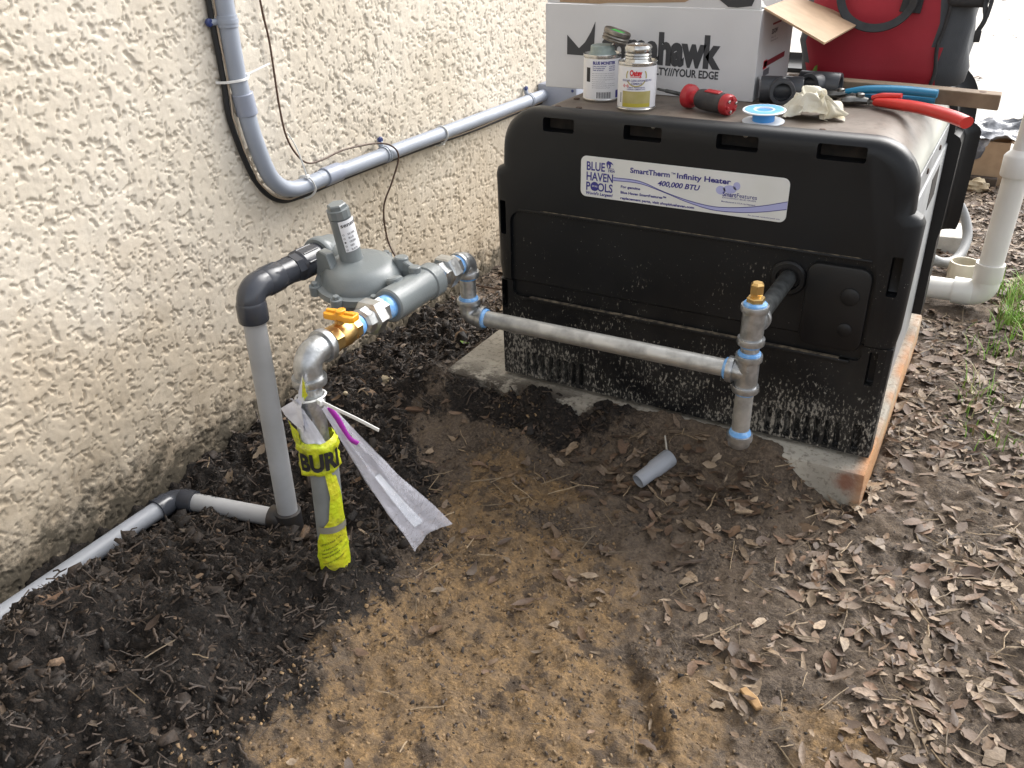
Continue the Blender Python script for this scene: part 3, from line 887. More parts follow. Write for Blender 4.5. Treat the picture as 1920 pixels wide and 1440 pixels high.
wv = [(.7725, .6188), (.8297, .6180), (.8834, .6027), (.9358, .5912), (.9868, .5856), (1.0357, .5896), (1.0826, .5990), (1.1312, .6135)]
vv = [(.7725, .6127), (.8300, .6131), (.8834, .6015), (.9362, .5870), (.9875, .5786), (1.0367, .5803), (1.0839, .5872), (1.1312, .5985)]
mk('wave_print', fixn(ribbon(wv, vv, FY + .0001)), M_LIL, plate, smooth=0)
for L_ in (wv, vv):
    mk('wave_line', fixn(ribbon([(a, b + .0007) for a, b in L_], [(a, b - .0007) for a, b in L_], FY - .0001)), M_NAVY, plate, smooth=0)
def disc2(cx, cz, rx, rz, y, n=24):
    return [(cx, y, cz)] + [(cx + rx * math.cos(2 * math.pi * k / n), y, cz + rz * math.sin(2 * math.pi * k / n)) for k in range(n)], [(0, k + 1, (k + 1) % n + 1) for k in range(n)]
mk('emblem', J(disc2(1.000, .620, .0095, .0085, FY + .0002), disc2(1.018, .6235, .013, .008, FY + .0002), disc2(1.031, .6315, .007, .008, FY + .0002)), M_LIL, plate, smooth=0)
mk('emblem', J(disc2(.7305, .5952, .0092, .0098, FY - .0002)), M_NAVY, plate, smooth=0)
txt('lettering', 'SPAS', M_PLATE, plate, F1(.7243, .5940, FY - .0004), width=.0125, height=.0036, bold=.01)
mk('emblem', fixn(prism([(.7555, .6480), (.7590, .6520), (.7665, .6500), (.7720, .6440), (.7655, .6462), (.7660, .6400), (.7600, .6335), (.7625, .6420), (.7590, .6450), (.7592, .6350), (.7560, .6420)], lambda u, v, w: (u, FY + w, v), .0002)), M_NAVY, plate, smooth=0)

# ================================================================== GAS LINE
g = NT('galvanised_steel')
sp_ = g.voro(170, out='Color')
bw = g.t.nodes.new('ShaderNodeRGBToBW'); g.t.links.new(sp_, bw.inputs[0])
c = g.mix(bw.outputs[0], (0.36, 0.375, 0.38), (0.56, 0.575, 0.58))
c = g.mix(g.rng(g.noise(35, 5), .52, .70, 0, .7), c, (0.20, 0.20, 0.19))
g.out(c, g.rng(g.noise(60, 4), .3, .7, .30, .50), .85); g.bump(g.noise(160, 4), .0006)
M_GALV = g.m
M_GPIPE = mat('galvanised_pipe', (.54, .54, .52), (.34, .335, .32), 26, .45, .8, rough2=.62, detail=6, contrast=(.42, .68), bump=.0002, bscale=300)
M_GCAST = mat('cast_galvanised_fitting', (.50, .51, .52), (.33, .34, .34), 60, .36, .85, bump=.0007, bscale=130)
M_STUB = mat('dirty_stub_pipe', (.16, .17, .17), (.07, .072, .072), 45, .5, .7, bump=.0006, bscale=150)
M_BLUET = mat('blue_thread_tape', (.14, .36, .72), (.35, .55, .80), 90, .5, bump=.001, bscale=160, contrast=(.45, .75))
M_BRASS = mat('brass', (.75, .52, .22), (.62, .41, .16), 40, .36, 1.0, bump=.0001, bscale=150)
M_ORANGE = mat('orange_handle', (.80, .36, .02), (.72, .31, .02), 30, .38)
M_REGUL = mat('grey_regulator_paint', (.185, .205, .208), (.165, .182, .185), 15, .28, bump=.0003, bscale=350)
M_ZINC = mat('zinc_union', (.60, .61, .60), (.42, .42, .41), 50, .32, .9, bump=.0006, bscale=120)
M_PAPER = mat('white_sticker', (.78, .78, .80), None, rough=.35)
M_INK = mat('black_ink', (.015, .015, .018), None, rough=.5)
GX_, GZ_ = .548, .481
gas = thing('gas_line', 'galvanised gas pipe run with grey regulator and orange handled valve', 'gas pipe', (GX_, .95, .04))
PR = .0168
def ringb(c, d, r, w):  # fitting bead
    return rod(Vector(c) - Vector(d).normalized() * w / 2, d, [(0, r * .9), (0, r), (w * .15, r * 1.02), (w * .85, r * 1.02), (w, r), (w, r * .9)], 28)
def elbow(c, d1, d2, arm, r, rb, bw_, name='elbow'):
    c, d1, d2 = Vector(c), Vector(d1).normalized(), Vector(d2).normalized()
    path = fillet([c + d1 * arm, c, c + d2 * arm], arm * .72, 10)
    o = mk(name, J(tube(path, r, 24), ringb(c + d1 * (arm - bw_ / 2), d1, rb, bw_), ringb(c + d2 * (arm - bw_ / 2), d2, rb, bw_)), M_GCAST, gas, smooth=50)
    for d in (d1, d2):
        mk('thread_tape', rod(c + d * (arm - .001), d, [(0, rb * .86), (.004, rb * .84), (.007, PR * 1.08)], 24), M_BLUET, o)
    return o
# riser out of the ground
mk('riser_sleeve', rod((GX_ - .006, .948, -.04), (.012, .002, .33), [(0, .0255), (.325, .0255), (.328, .024)], 32), mat('grey_riser_sleeve', (.20, .215, .215), (.155, .165, .165), 20, .5), gas)
mk('riser_pipe', rod((GX_, .949, .26), (0, 0, 1), [(0, .0205), (.10, .0205), (.112, .0225), (.145, .0225), (.155, .020), (.185, .020)], 28), M_GALV, gas)
e1 = elbow((GX_, .951, GZ_), (0, 1, 0), (0, 0, -1), .050, .0235, .0285, .013)
# ball valve
yv = 1.008
vb = mk('ball_valve', J(rod((GX_, yv, GZ_), (0, 1, 0), [(0, .0185), (.0, .0235), (.018, .0235)], 8, ph=R(22.5)),
                       rod((GX_, yv + .017, GZ_), (0, 1, 0), [(0, .019), (.006, .0225), (.026, .0235), (.034, .0215), (.040, .0195)], 28),
                       rod((GX_, yv + .055, GZ_), (0, 1, 0), [(0, .022), (.014, .022), (.016, .019)], 8, ph=R(22.5)),
                       rod((GX_, yv + .034, GZ_ + .018), (0, 0, 1), [(0, .009), (.010, .009), (.010, .005), (.022, .005)], 16)), M_BRASS, gas, smooth=30)
hp = [(-.046, -.008), (-.040, -.012), (-.016, -.0125), (-.008, -.010), (.010, -.010), (.022, -.0135), (.040, -.0135), (.046, -.008), (.046, .008), (.040, .0125), (.020, .0135), (.010, .010), (-.008, .010), (-.016, .0135), (-.040, .0120), (-.046, .008)]
Mh = Matrix.Translation((GX_ + .010, yv + .028, GZ_ + .034)) @ Matrix.Rotation(R(4), 4, 'Z') @ Matrix.Scale(.70, 4, Vector((1, 0, 0)))
hd = mk('handle', xf(fixn(bev(prism(hp, lambda u, v, w: (u * .95, v * 1.05, w), .011), .0022, 2)), Mh), M_ORANGE, vb, smooth=40)
mk('handle_rib', xf(J(rbox(.012, .040, -.004, .004, .009, .0145, .001, 1), rbox(-.040, -.014, -.004, .004, .009, .0145, .001, 1), rod((0, 0, .008), (0, 0, 1), [(0, .0105), (.008, .0105), (.009, .009)], 18)), Mh), M_ORANGE, hd)
mk('thread_tape', rod((GX_, yv + .069, GZ_), (0, 1, 0), [(0, .020), (.006, .021), (.012, .019)], 24), M_BLUET, vb)
# union, inlet side
def union(y, flip=1, name='union'):
    o = mk(name, J(rod((GX_, y, GZ_), (0, flip, 0), [(-.004, .0185), (0, .0245), (.016, .0255), (.020, .027)], 8),
                   rod((GX_, y + flip * .016, GZ_), (0, flip, 0), [(0, .028), (.002, .0335), (.024, .0335), (.027, .030)], 6),
                   rod((GX_, y + flip * .042, GZ_), (0, flip, 0), [(0, .0245), (.002, .0255), (.017, .0255), (.019, .023)], 6, ph=.4)), M_ZINC, gas, smooth=25)
    return o
u1 = union(1.097)
mk('thread_tape', rod((GX_, 1.157, GZ_), (0, 1, 0), [(0, .0205), (.004, .0215), (.010, .0235), (.017, .0225), (.022, .024)], 24), M_BLUET, u1)
u2 = union(1.402, -1)
mk('thread_tape', rod((GX_, 1.326, GZ_), (0, 1, 0), [(0, .022), (.005, .0235), (.016, .020)], 24), M_BLUET, u2)
nip1 = mk('nipple', rod((GX_, 1.395, GZ_), (0, 1, 0), [(0, .0178), (.04, .0178)], 24), M_GALV, gas)
# regulator
YC = 1.236
reg = mk('gas_regulator', J(rod((GX_, 1.176, GZ_), (0, 1, 0), [(0, .024), (.0, .0295), (.003, .0325), (.118, .0315), (.120, .0345), (.148, .0345), (.152, .031), (.152, .022)], 32),
                            rod((GX_, 1.250, GZ_ - .002), (-1, 0, .02), [(0, .028), (.05, .027), (.075, .031)], 24)), M_REGUL, gas, smooth=40)
reg['label'] = 'grey painted gas pressure regulator'
CD = Vector((.436, 1.248, .484)); TD = Vector((.07, -.13, 1)).normalized()
Mt = Matrix.Translation(CD) @ TD.to_track_quat('Z', 'Y').to_matrix().to_4x4() @ Matrix.Diagonal((1.2, 1.2, 1.05, 1))
case = mk('diaphragm_case', xf(J(rod((0, 0, -.058), (0, 0, 1), [(0, .030), (.004, .040), (.02, .048), (.045, .064), (.056, .067)], 40),
                                 rod((0, 0, -.004), (0, 0, 1), [(0, .070), (.001, .076), (.013, .076), (.0145, .0725)], 40),
                                 rod((0, 0, .010), (0, 0, 1), [(0, .066), (.010, .064), (.024, .055), (.030, .046), (.033, .036), (.034, .01)], 40)), Mt), M_REGUL, reg, smooth=40)
for k in range(8):
    a = R(22 + 45 * k); px, py = .077 * math.cos(a), .077 * math.sin(a)
    mk('bolt', xf(J(rod((px, py, -.006), (0, 0, 1), [(0, .0095), (.018, .0095), (.0185, .0085)], 14), rod((px, py, .012), (0, 0, 1), [(0, .0055), (.006, .0055), (.007, .0045)], 6)), Mt), M_REGUL, case, smooth=30)
TB = Vector((.418, 1.246, .520)); TT = Vector((.411, 1.226, .640))
tl = (TT - TB).length
tower = mk('spring_tower', J(rod(TB, TT - TB, [(-.02, .028), (0, .025), (.012, .0220), (tl - .045, .0208), (tl - .026, .0208)], 28)), M_REGUL, reg, smooth=40)
mk('tower_cap', J(rod(TB, TT - TB, [(tl - .0258, .0195), (tl - .024, .0218), (tl - .008, .0218), (tl - .007, .0195)], 12), rod(TB, TT - TB, [(tl - .008, .0185), (tl - .0, .0185), (tl + .002, .016)], 6)), M_REGUL, tower, smooth=25)
# sticker wrapped round the tower
dT, uT, vT = frame(TT - TB)
def on_tower(phi0, t0):
    ax = Vector((1.478, 0, 1.12)) - TB; ax = (ax - dT * ax.dot(dT)).normalized(); sd = dT.cross(ax).normalized()
    return lambda V: [tuple(TB + dT * (t0 + v) + (ax * math.cos(phi0 + u / .0231) + sd * math.sin(phi0 + u / .0231)) * .0231) for u, v in V]
st = on_tower(-.30, .034)
sv = [(u, v) for v in (0, .062) for u in np.linspace(0, .042, 12)]
stk = mk('sticker', (st(sv), [(i, i + 1, i + 13, i + 12) for i in range(11)]), M_PAPER, tower, smooth=60)
stt = lambda u, v: on_tower(-.30 + u / .0231, .034 + v)
def up(f, k=1.012):
    def g_(V):
        out = []
        for p in f(V):
            q = Vector(p) - TB; a = dT * q.dot(dT); out.append(tuple(TB + a + (q - a) * k))
        return out
    return g_
txt('lettering', 'sensus', M_INK, stk, up(stt(.003, .050)), width=.036, height=.008, bold=.02)
for k, w_ in enumerate(('SILVER', 'BLUE', 'GREEN', 'RED', 'BLACK')):
    txt('lettering', w_, M_INK, stk, up(stt(.012, .0335 - k * .0078)), height=.0038, width=.0028 * len(w_), bold=.01)
    q = [(.004 + .0018 * math.cos(a), .0352 - k * .0078 + .0018 * math.sin(a)) for a in np.linspace(0, 6.28, 13)[:-1]]
    qi = [(.004 + .0012 * math.cos(a), .0352 - k * .0078 + .0012 * math.sin(a)) for a in np.linspace(0, 6.28, 13)[:-1]]
    n_ = 12
    geo = (up(stt(0, 0))(q), [tuple(range(12))]) if k == 2 else (up(stt(0, 0))(q + qi), [(i, (i + 1) % 12, 12 + (i + 1) % 12, 12 + i) for i in range(12)])
    mk('tick_box', geo, M_INK, stk, smooth=0)
# vent boss and webs
VX, VZ = .312, .509
boss = mk('vent_boss', J(rod((VX + .002, 1.262, VZ), (0, 1, 0), [(0, .030), (0, .0365), (.004, .039), (.018, .039), (.022, .036), (.05, .033), (.075, .022)], 32),
                         seg((VX + .01, 1.300, VZ - .004), (.400, 1.262, .500), .026, 20, .034)), M_REGUL, reg, smooth=40)
web = [(.356, .540), (.366, .548), (.392, .548), (.400, .535), (.420, .492), (.352, .490)]
mk('web', (fixn(bev(prism(web, lambda u, v, w: (u, 1.222 + w + (u - .33) * -.35, v), .022), .002, 1))), M_REGUL, reg, smooth=30)
mk('web', (fixn(bev(prism([(.455, .475), (.470, .520), (.500, .530), (.548, .51), (.548, .47)], lambda u, v, w: (u, 1.282 + w, v), .014), .002, 1))), M_REGUL, reg, smooth=30)
mk('lug', J(rod((.500, 1.292, .505), (0, 0, 1), [(0, .014), (.024, .014), (.026, .012)], 16), rod((GX_ - .006, 1.276, GZ_ + .025), (0, 0, 1), [(0, .012), (.016, .012), (.0175, .010)], 20),
            rod((GX_ - .018, 1.230, GZ_ + .016), (-.3, 0, 1), [(0, .016), (.016, .016), (.019, .012)], 20)), M_REGUL, reg, smooth=30)
txt('lettering', '143-80', M_REGUL, reg, lambda V: [(GX_ + .0326 * math.sin(.62 - v / .032), 1.20 + u, GZ_ + .0326 * math.cos(.62 - v / .032)) for u, v in V], width=.05, height=.010, bold=.03)
# down to the long pipe and across the heater
YG, ZL, XT = 1.450, .354, 1.146
e2 = elbow((GX_, YG, GZ_ - .002), (0, -1, 0), (0, 0, -1), .036, .0205, .0245, .011)
mk('nipple', rod((GX_, YG, .375), (0, 0, 1), [(0, PR), (.08, PR)], 24), M_GALV, gas)
e3 = elbow((GX_, YG, ZL), (0, 0, 1), (1, 0, 0), .038, .0205, .0245, .011)
mk('long_pipe', seg((GX_ + .03, YG, ZL), (XT - .02, YG, ZL + .004), PR, 32), M_GPIPE, gas)
ZT2, ZT1 = .358, .455
def tee(zc, bd, nm='tee'):
    half, br = .038, .036
    bd = Vector(bd)
    o = mk(nm, J(rod((XT, YG, zc - half), (0, 0, 1), [(0, .019), (0, .0205), (2 * half, .0205), (2 * half, .019)], 28), ringb((XT, YG, zc - half + .006), (0, 0, 1), .0242, .012), ringb((XT, YG, zc + half - .006), (0, 0, 1), .0242, .012),
                 rod((XT, YG, zc), bd, [(0, .0205), (br, .0205)], 28), ringb(Vector((XT, YG, zc)) + bd * (br - .006), bd, .0242, .012)), M_GCAST, gas, smooth=45)
    mk('thread_tape', rod(Vector((XT, YG, zc)) + bd * (br - .001), bd, [(0, .021), (.005, .0208), (.008, .0175)], 24), M_BLUET, o)
    for s in (-1, 1):
        mk('thread_tape', rod((XT, YG, zc + s * (half - .001)), (0, 0, s), [(0, .0212), (.004, .0208), (.007, .0176)], 24), M_BLUET, o)
    return o
tl_ = tee(ZT2, (-1, 0, 0)); tu = tee(ZT1, (0, 1, 0))
txt('lettering', 'THAILAND', M_GCAST, tl_, lambda V: [(XT + .0212 * math.sin(v / .0205 + .1), YG - .0212 * math.cos(v / .0205 + .1), ZT2 + .024 - u) for u, v in V], width=.04, height=.006, bold=.02)
mk('nipple', rod((XT, YG, ZT2 + .036), (0, 0, 1), [(0, PR), (.03, PR)], 24), M_GALV, gas)
mk('drip_leg', rod((XT, YG, .212), (0, 0, 1), [(0, PR), (.115, PR)], 28), M_GPIPE, gas)
cp = mk('end_cap', rod((XT, YG, .197), (0, 0, 1), [(0, .008), (.002, .016), (.006, .0205), (.016, .0212), (.018, .0245), (.030, .0245), (.031, .019)], 28), M_GCAST, gas, smooth=50)
mk('thread_tape', rod((XT, YG, .2275), (0, 0, 1), [(0, .021), (.004, .020), (.010, .0172)], 24), M_BLUET, cp)
mk('stub_pipe', seg((XT, YG + .03, ZT1), (1.150, HY + .035, .459), .0166, 28), M_STUB, gas)
pg = mk('plug', J(rod((XT, YG, .494), (0, 0, 1), [(0, .0155), (.001, .0165), (.012, .0165), (.014, .015)], 6), rod((XT, YG, .506), (0, 0, 1), [(0, .009), (.010, .009)], 16), rod((XT, YG, .513), (0, 0, 1), [(0, .0110), (.002, .0125), (.018, .0125), (.022, .009)], 6, ph=.3)), M_BRASS, gas, smooth=25)

# ================================================================== GREY PVC VENT LINE
M_DPVC = mat('dark_grey_pvc', (.050, .054, .066), (.040, .043, .052), 12, .22, bump=.00015, bscale=120)
M_GPVC = mat('grey_pvc', (.43, .435, .445), (.34, .34, .34), 9, .42, detail=6, rough2=.55)
M_LPVC = mat('light_grey_pvc', (.31, .325, .36), (.27, .285, .31), 9, .4)
vent = thing('vent_pipe', 'grey plastic vent pipe rising from the black mulch to the regulator', 'pipe', (VX, 1.07, -.03))
VYB = 1.072
vp = mk('upright_pipe', rod((VX, VYB, -.035), (0, 0, 1), [(0, .0212), (.53, .0212)], 32), M_GPVC, vent)
path = fillet([(VX, VYB, VZ - .056), (VX, VYB, VZ), (VX, VYB + .068, VZ)], .038, 12)
mk('elbow', J(tube(path, .0265, 28), rod((VX, VYB, VZ - .062), (0, 0, 1), [(0, .0222), (0, .0275), (.002, .0285), (.034, .0285), (.040, .0265)], 28),
              rod((VX, VYB + .078, VZ), (0, -1, 0), [(0, .0222), (0, .0275), (.002, .0285), (.034, .0285), (.040, .0265)], 28)), M_DPVC, vent, smooth=50)
mk('adapter', J(rod((VX, VYB + .078, VZ), (0, 1, 0), [(0, .0235), (.001, .0260), (.034, .0260), (.036, .024)], 28),
                rod((VX, VYB + .112, VZ), (0, 1, 0), [(0, .024), (.001, .0285), (.020, .0285), (.021, .024)], 8),
                rod((VX, VYB + .130, VZ), (0.0, 1, 0), [(0, .0245), (.006, .0305), (.062, .0305), (.064, .027)], 30)), M_DPVC, vent, smooth=35)
for k in range(5):
    a = R(20 + k * 40)
    mk('grip_rib', rbox(VX + .0295 * math.cos(a) - .002, VX + .0295 * math.cos(a) + .003, VYB + .138, VYB + .180, VZ + .029 * math.sin(a) - .002, VZ + .029 * math.sin(a) + .0025, .0008, 1), M_DPVC, vent)
B0, B1 = Vector((VX, VYB, -.018)), Vector((.046, 1.004, -.006))
mk('elbow', J(rod((VX, VYB, -.045), (0, 0, 1), [(0, .0275), (.052, .0275), (.054, .0222)], 28), rod(B0, B1 - B0, [(0, .027), (.042, .027), (.044, .0222)], 28)), mat('muddy_dark_pvc', (.03, .032, .038), (.05, .04, .03), 30, .45), vent, smooth=45)
hp_ = mk('ground_pipe', seg(B0, B1, .0200, 28), M_GPVC, vent)
dB = (B1 - B0).normalized(); sB = Vector((0, 0, 1)).cross(dB).normalized(); uB = dB.cross(sB)
def on_gp(t0, ph):
    return lambda V: [tuple(B0 + dB * (t0 - u) + (uB * math.cos(ph - v / .02) + sB * math.sin(ph - v / .02)) * .02025) for u, v in V]
txt('lettering', '52AGT2U', mat('grey_pipe_print', (.03, .03, .035), None, rough=.6), hp_, on_gp(.232, -.25 + R(0)), width=.062, height=.013, bold=.02)
L0 = Vector((.046, -.8, -.014))
path = fillet([B1 + (B0 - B1).normalized() * .044, B1, B1 + (L0 - B1).normalized() * .044], .026, 10)
d2 = (L0 - B1).normalized()
mk('elbow', J(tube(path, .0232, 24), rod(B1 + (B0 - B1).normalized() * .050, -(B0 - B1), [(0, .0205), (0, .0250), (.030, .0255), (.034, .0232)], 26), rod(B1 + d2 * .050, -d2, [(0, .0205), (0, .0250), (.030, .0255), (.034, .0232)], 26)), M_DPVC, vent, smooth=50)
mk('wall_pipe', seg(B1 + d2 * .02, L0, .0200, 28), M_LPVC, vent)

# ================================================================== CONDUIT AND CABLES ON THE WALL
M_COND = mat('blue_grey_conduit', (.33, .365, .435), (.29, .32, .375), 8, .36, rough2=.5)
M_COND2 = mat('blue_grey_coupling', (.30, .33, .41), (.275, .30, .36), 8, .34)
M_CABLE = mat('black_cable', (.012, .012, .013), None, rough=.5)
M_TANW = mat('tan_wire', (.48, .38, .28), None, rough=.5)
M_BROWNW = mat('brown_wire', (.075, .038, .022), None, rough=.45)
M_TIE = mat('white_nylon', (.80, .80, .78), None, rough=.35)
M_BSCREW = mat('blue_screw', (.02, .035, .14), None, rough=.4)
CX = .0295
cond = thing('wall_conduit', 'blue grey plastic conduit bending along the stucco wall', 'conduit', (CX, 1.4, .55))
cp_ = fillet([(CX, 1.400, 2.5), (CX, 1.403, .90), (CX, 1.418, .70), (CX, 1.470, .545), (CX, 1.60, .546)], .12, 12)
cp_ = [(CX, 1.400, 2.49), (CX, 1.4005, .95), (CX, 1.402, .82)] + smooth_path([(CX, 1.408, .77), (CX, 1.421, .69), (CX, 1.446, .606), (CX, 1.476, .566), (CX, 1.516, .547), (CX, 1.562, .543), (CX, 1.62, .545)], 7)
mk('bent_pipe', tube(cp_, .0190, 24), M_COND, cond, smooth=60)
mk('straight_pipe', seg((CX, 1.61, .545), (CX, 2.84, .541), .0190, 24), M_COND, cond)
for p, q in (((CX, 1.4085, .782), (CX, 1.4150, .736)), ((CX, 1.632, .5455), (CX, 1.690, .546))):
    d = Vector(q) - Vector(p); L = d.length
    mk('coupling', rod(p, d, [(0, .0195), (0, .0215), (.0015, .0228), (L - .0015, .0228), (L, .0215), (L, .0195)], 28), M_COND2, cond)
def strap(c, ax, tabd):
    c, ax, tabd = Vector(c), Vector(ax), Vector(tabd)
    s = mk('strap', J(rod(c - ax * .011, ax, [(0, .0195), (0, .0215), (.022, .0215), (.022, .0195)], 24),
                      rod(c - ax * .004, ax, [(0, .0216), (0, .0228), (.008, .0228), (.008, .0216)], 24),
                      seg(c + tabd * .018 + Vector((-.012, 0, 0)), c + tabd * .038 + Vector((-.018, 0, 0)), .0075, 10)), M_COND, cond, smooth=40)
    mk('screw', rod(c + tabd * .036 + Vector((-.022, 0, 0)), (1, 0, 0), [(0, .004), (.006, .004), (.006, .0085), (.011, .0085), (.013, .006)], 8), M_BSCREW, s, smooth=30)
strap((CX, 1.400, .925), (0, 0, 1), (0, -1, 0))
strap((CX, 1.885, .545), (0, 1, 0), (0, 0, 1))
strap((CX, 2.70, .542), (0, 1, 0), (0, 0, 1))
jb = mk('junction_box', rbox(.006, .155, 2.80, 2.93, .44, .578, .006, 2), M_COND2, None, (.08, 2.86, .44))
tag(jb, 'pale blue grey junction box on the wall behind the heater', 'electrical box')
for (yy, zz) in ((2.815, .565), ):
    mk('cover_screw', rod((.14, 2.801, .562), (0, -1, 0), [(0, .005), (.002, .005), (.003, .003)], 10), M_BSCREW, jb)
# cable: hugs the outer side of the bend
cab = smooth_path([(.013, 1.372, 1.6), (.013, 1.3745, 1.1), (.013, 1.375, .93), (.013, 1.378, .84), (.013, 1.378, .79), (.012, 1.377, .745), (.012, 1.385, .70), (.012, 1.400, .645), (.013, 1.421, .590), (.014, 1.452, .548), (.015, 1.495, .5225), (.016, 1.55, .517), (.016, 1.62, .518), (.015, 1.75, .5205), (.015, 1.9, .5195), (.015, 2.1, .5175), (.015, 2.35, .511), (.015, 2.6, .512), (.02, 2.82, .515)], 5)
tag(mk('cable', tube(cab, .0062, 10), M_CABLE, None, (.013, 1.37, .5), smooth=60), 'black cable running along the underside of the blue grey conduit', 'cable')
tan = [Vector(p) + Vector((.0065, .0062 if p[2] > .6 else .002, .0 if p[2] > .6 else .0045)) for p in cab]
tan = [p + Vector((0, .0015 * math.sin(i * .9), .001 * math.sin(i * .7))) for i, p in enumerate(tan)]
tag(mk('signal_wire', tube(tan, .0021, 8), M_TANW, None, (.02, 1.37, .5), smooth=60), 'thin tan wire strapped to the black cable beside the conduit', 'wire')
br = smooth_path([(.014, 1.50, 1.7), (.014, 1.508, 1.2), (.013, 1.519, .954), (.013, 1.529, .867), (.013, 1.531, .73), (.013, 1.544, .65), (.014, 1.588, .592), (.016, 1.645, .583), (.02, 1.728, .590), (.032, 1.838, .583), (.052, 1.882, .570), (.056, 1.905, .535), (.05, 1.875, .475), (.04, 1.842, .413), (.045, 1.838, .328), (.08, 1.83, .275), (.13, 1.83, .235), (.19, 1.80, .235), (.26, 1.80, .256), (.36, 1.80, .258), (.46, 1.80, .262), (.520, 1.80, .262)], 6)
tag(mk('loose_wire', tube(br, .0024, 8), M_BROWNW, None, (.013, 1.5, .5), smooth=60), 'thin dark brown wire hanging loosely in a loop down the stucco', 'wire')
def ring_path(c, ax, a, b, n=22):
    _, u, v = frame(ax)
    return [Vector(c) + u * a * math.cos(2 * math.pi * k / n) + v * b * math.sin(2 * math.pi * k / n) for k in range(n + 1)]
def tie(c, pts, head, tail, label):
    c = Vector(c)
    t = thing('cable_tie', label, 'cable tie', c, 'white cable ties on the wall conduit')
    mk('band', tube(smooth_path(pts, 4), .0023, 6, True, (.5, 1.3)), M_TIE, t, smooth=40)
    mk('head', place(rbox(-.004, .004, -.005, .005, -.004, .004, .001, 1), head), M_TIE, t)
    if tail: mk('tail', tube(smooth_path(tail, 4), .0020, 6, True, (.45, 1.2)), M_TIE, t, smooth=40)
tie((CX, 1.39, .81), [(.004, 1.365, .808), (.014, 1.3685, .808), (.030, 1.372, .809), (.048, 1.388, .811), (.0515, 1.402, .812), (.048, 1.416, .814), (.032, 1.426, .815), (.014, 1.424, .815), (.004, 1.40, .812)], (.034, 1.427, .816), [(.034, 1.428, .817), (.035, 1.46, .823), (.033, 1.50, .829)], 'white cable tie round the conduit where it runs upright')
tie((CX, 1.575, .53), [(.005, 1.572, .51), (.016, 1.573, .508), (.034, 1.576, .516), (.050, 1.574, .532), (.0515, 1.570, .546), (.046, 1.566, .560), (.030, 1.563, .566), (.012, 1.565, .558), (.005, 1.57, .53)], (.040, 1.562, .566), [(.040, 1.561, .567), (.037, 1.555, .60), (.033, 1.545, .64), (.028, 1.53, .672)], 'white cable tie with a long upright tail below the conduit bend')
tie((CX, 2.155, .53), [(.006, 2.158, .508), (.018, 2.158, .5065), (.040, 2.157, .521), (.051, 2.156, .538), (.047, 2.155, .556), (.030, 2.154, .5645), (.012, 2.155, .555), (.006, 2.157, .53)], (.030, 2.160, .5125), None, 'white cable tie on the conduit between bend and heater')

# ================================================================== TAPE, BAG AND TIE ON THE RISER
g = NT('yellow_warning_tape')
cc = g.mix(g.rng(g.noise(30, 3), .35, .65), (0.54, 0.64, 0.02), (0.62, 0.60, 0.03))
cc = g.mix(g.rng(g.noise(24, 5, .65), .52, .70, 0, .75), cc, (0.20, 0.17, 0.06))
g.out(cc, .4); g.bump(g.noise(90, 4), .004)
M_YEL = g.m
M_WPL = mat('white_plastic_film', (.74, .75, .80), (.62, .63, .70), 40, .35, bump=.002, bscale=60)
RX, RY = GX_, .948
def wrap(rows, r0, amp, sd, ph0=0.0, nph=22, sub=5):
    """film wrapped round the riser: rows = [(z, phi_from, phi_to, extra radius)], phi = 0 faces -y, + towards +x"""
    zz = [a[0] for a in rows]; V = []; nz = (len(rows) - 1) * sub
    for j in range(nz + 1):
        t = j / nz; z = np.interp(t, np.linspace(0, 1, len(rows)), zz)
        a, b, e = [np.interp(t, np.linspace(0, 1, len(rows)), [q[k] for q in rows]) for k in (1, 2, 3)]
        for i in range(nph + 1):
            ph = a + (b - a) * i / nph
            w = float(amp * (fbm(np.array(ph * 1.6), np.array(z * 45), 3, sd)))
            r = r0 + e + abs(w) + w * .3
            V.append((RX - .0 + r * math.sin(ph), RY - r * math.cos(ph), z + amp * .8 * float(gn(np.array(ph * 2.3), np.array(z * 20), sd + 5))))
    n = nph + 1
    return V, [(j * n + i, j * n + i + 1, (j + 1) * n + i + 1, (j + 1) * n + i) for j in range(nz) for i in range(nph)]
tape = thing('warning_tape', 'crumpled yellow warning tape wrapped round the grey gas riser', 'tape', (RX, RY, .05))
mk('band', wrap([(.268, -3.2, 3.2, .004), (.275, -3.2, 3.2, .008), (.298, -3.2, 3.2, .005), (.322, -3.2, 3.2, .008), (.330, -3.2, 3.2, .002)], .026, .006, 3), M_YEL, tape, smooth=70)
bandr = lambda ph, z0, r=.0385: (lambda V: [(RX + r * math.sin(ph + u / r), RY - r * math.cos(ph + u / r), z0 + v) for u, v in V])
txt('lettering', 'BURI', M_INK, tape, bandr(-.22, .281), width=.074, height=.034, bold=.045)
mk('trailing_strip', wrap([(.268, .9, 1.6, .003), (.22, 1.0, 1.75, .006), (.17, .75, 1.9, .004), (.145, .15, 2.0, .003), (.115, -.35, 2.1, .002), (.08, -.55, 2.1, .003), (.045, -.50, 2.0, .003), (.02, -.3, 1.8, .003)], .0262, .002, 9), M_YEL, tape, smooth=70)
mk('grey_stripe', wrap([(.156, .05, 2.0, .0042), (.142, .0, 2.0, .0042)], .0266, .0008, 9), mat('grey_tape_back', (.22, .21, .17), None, rough=.5), tape, smooth=70)
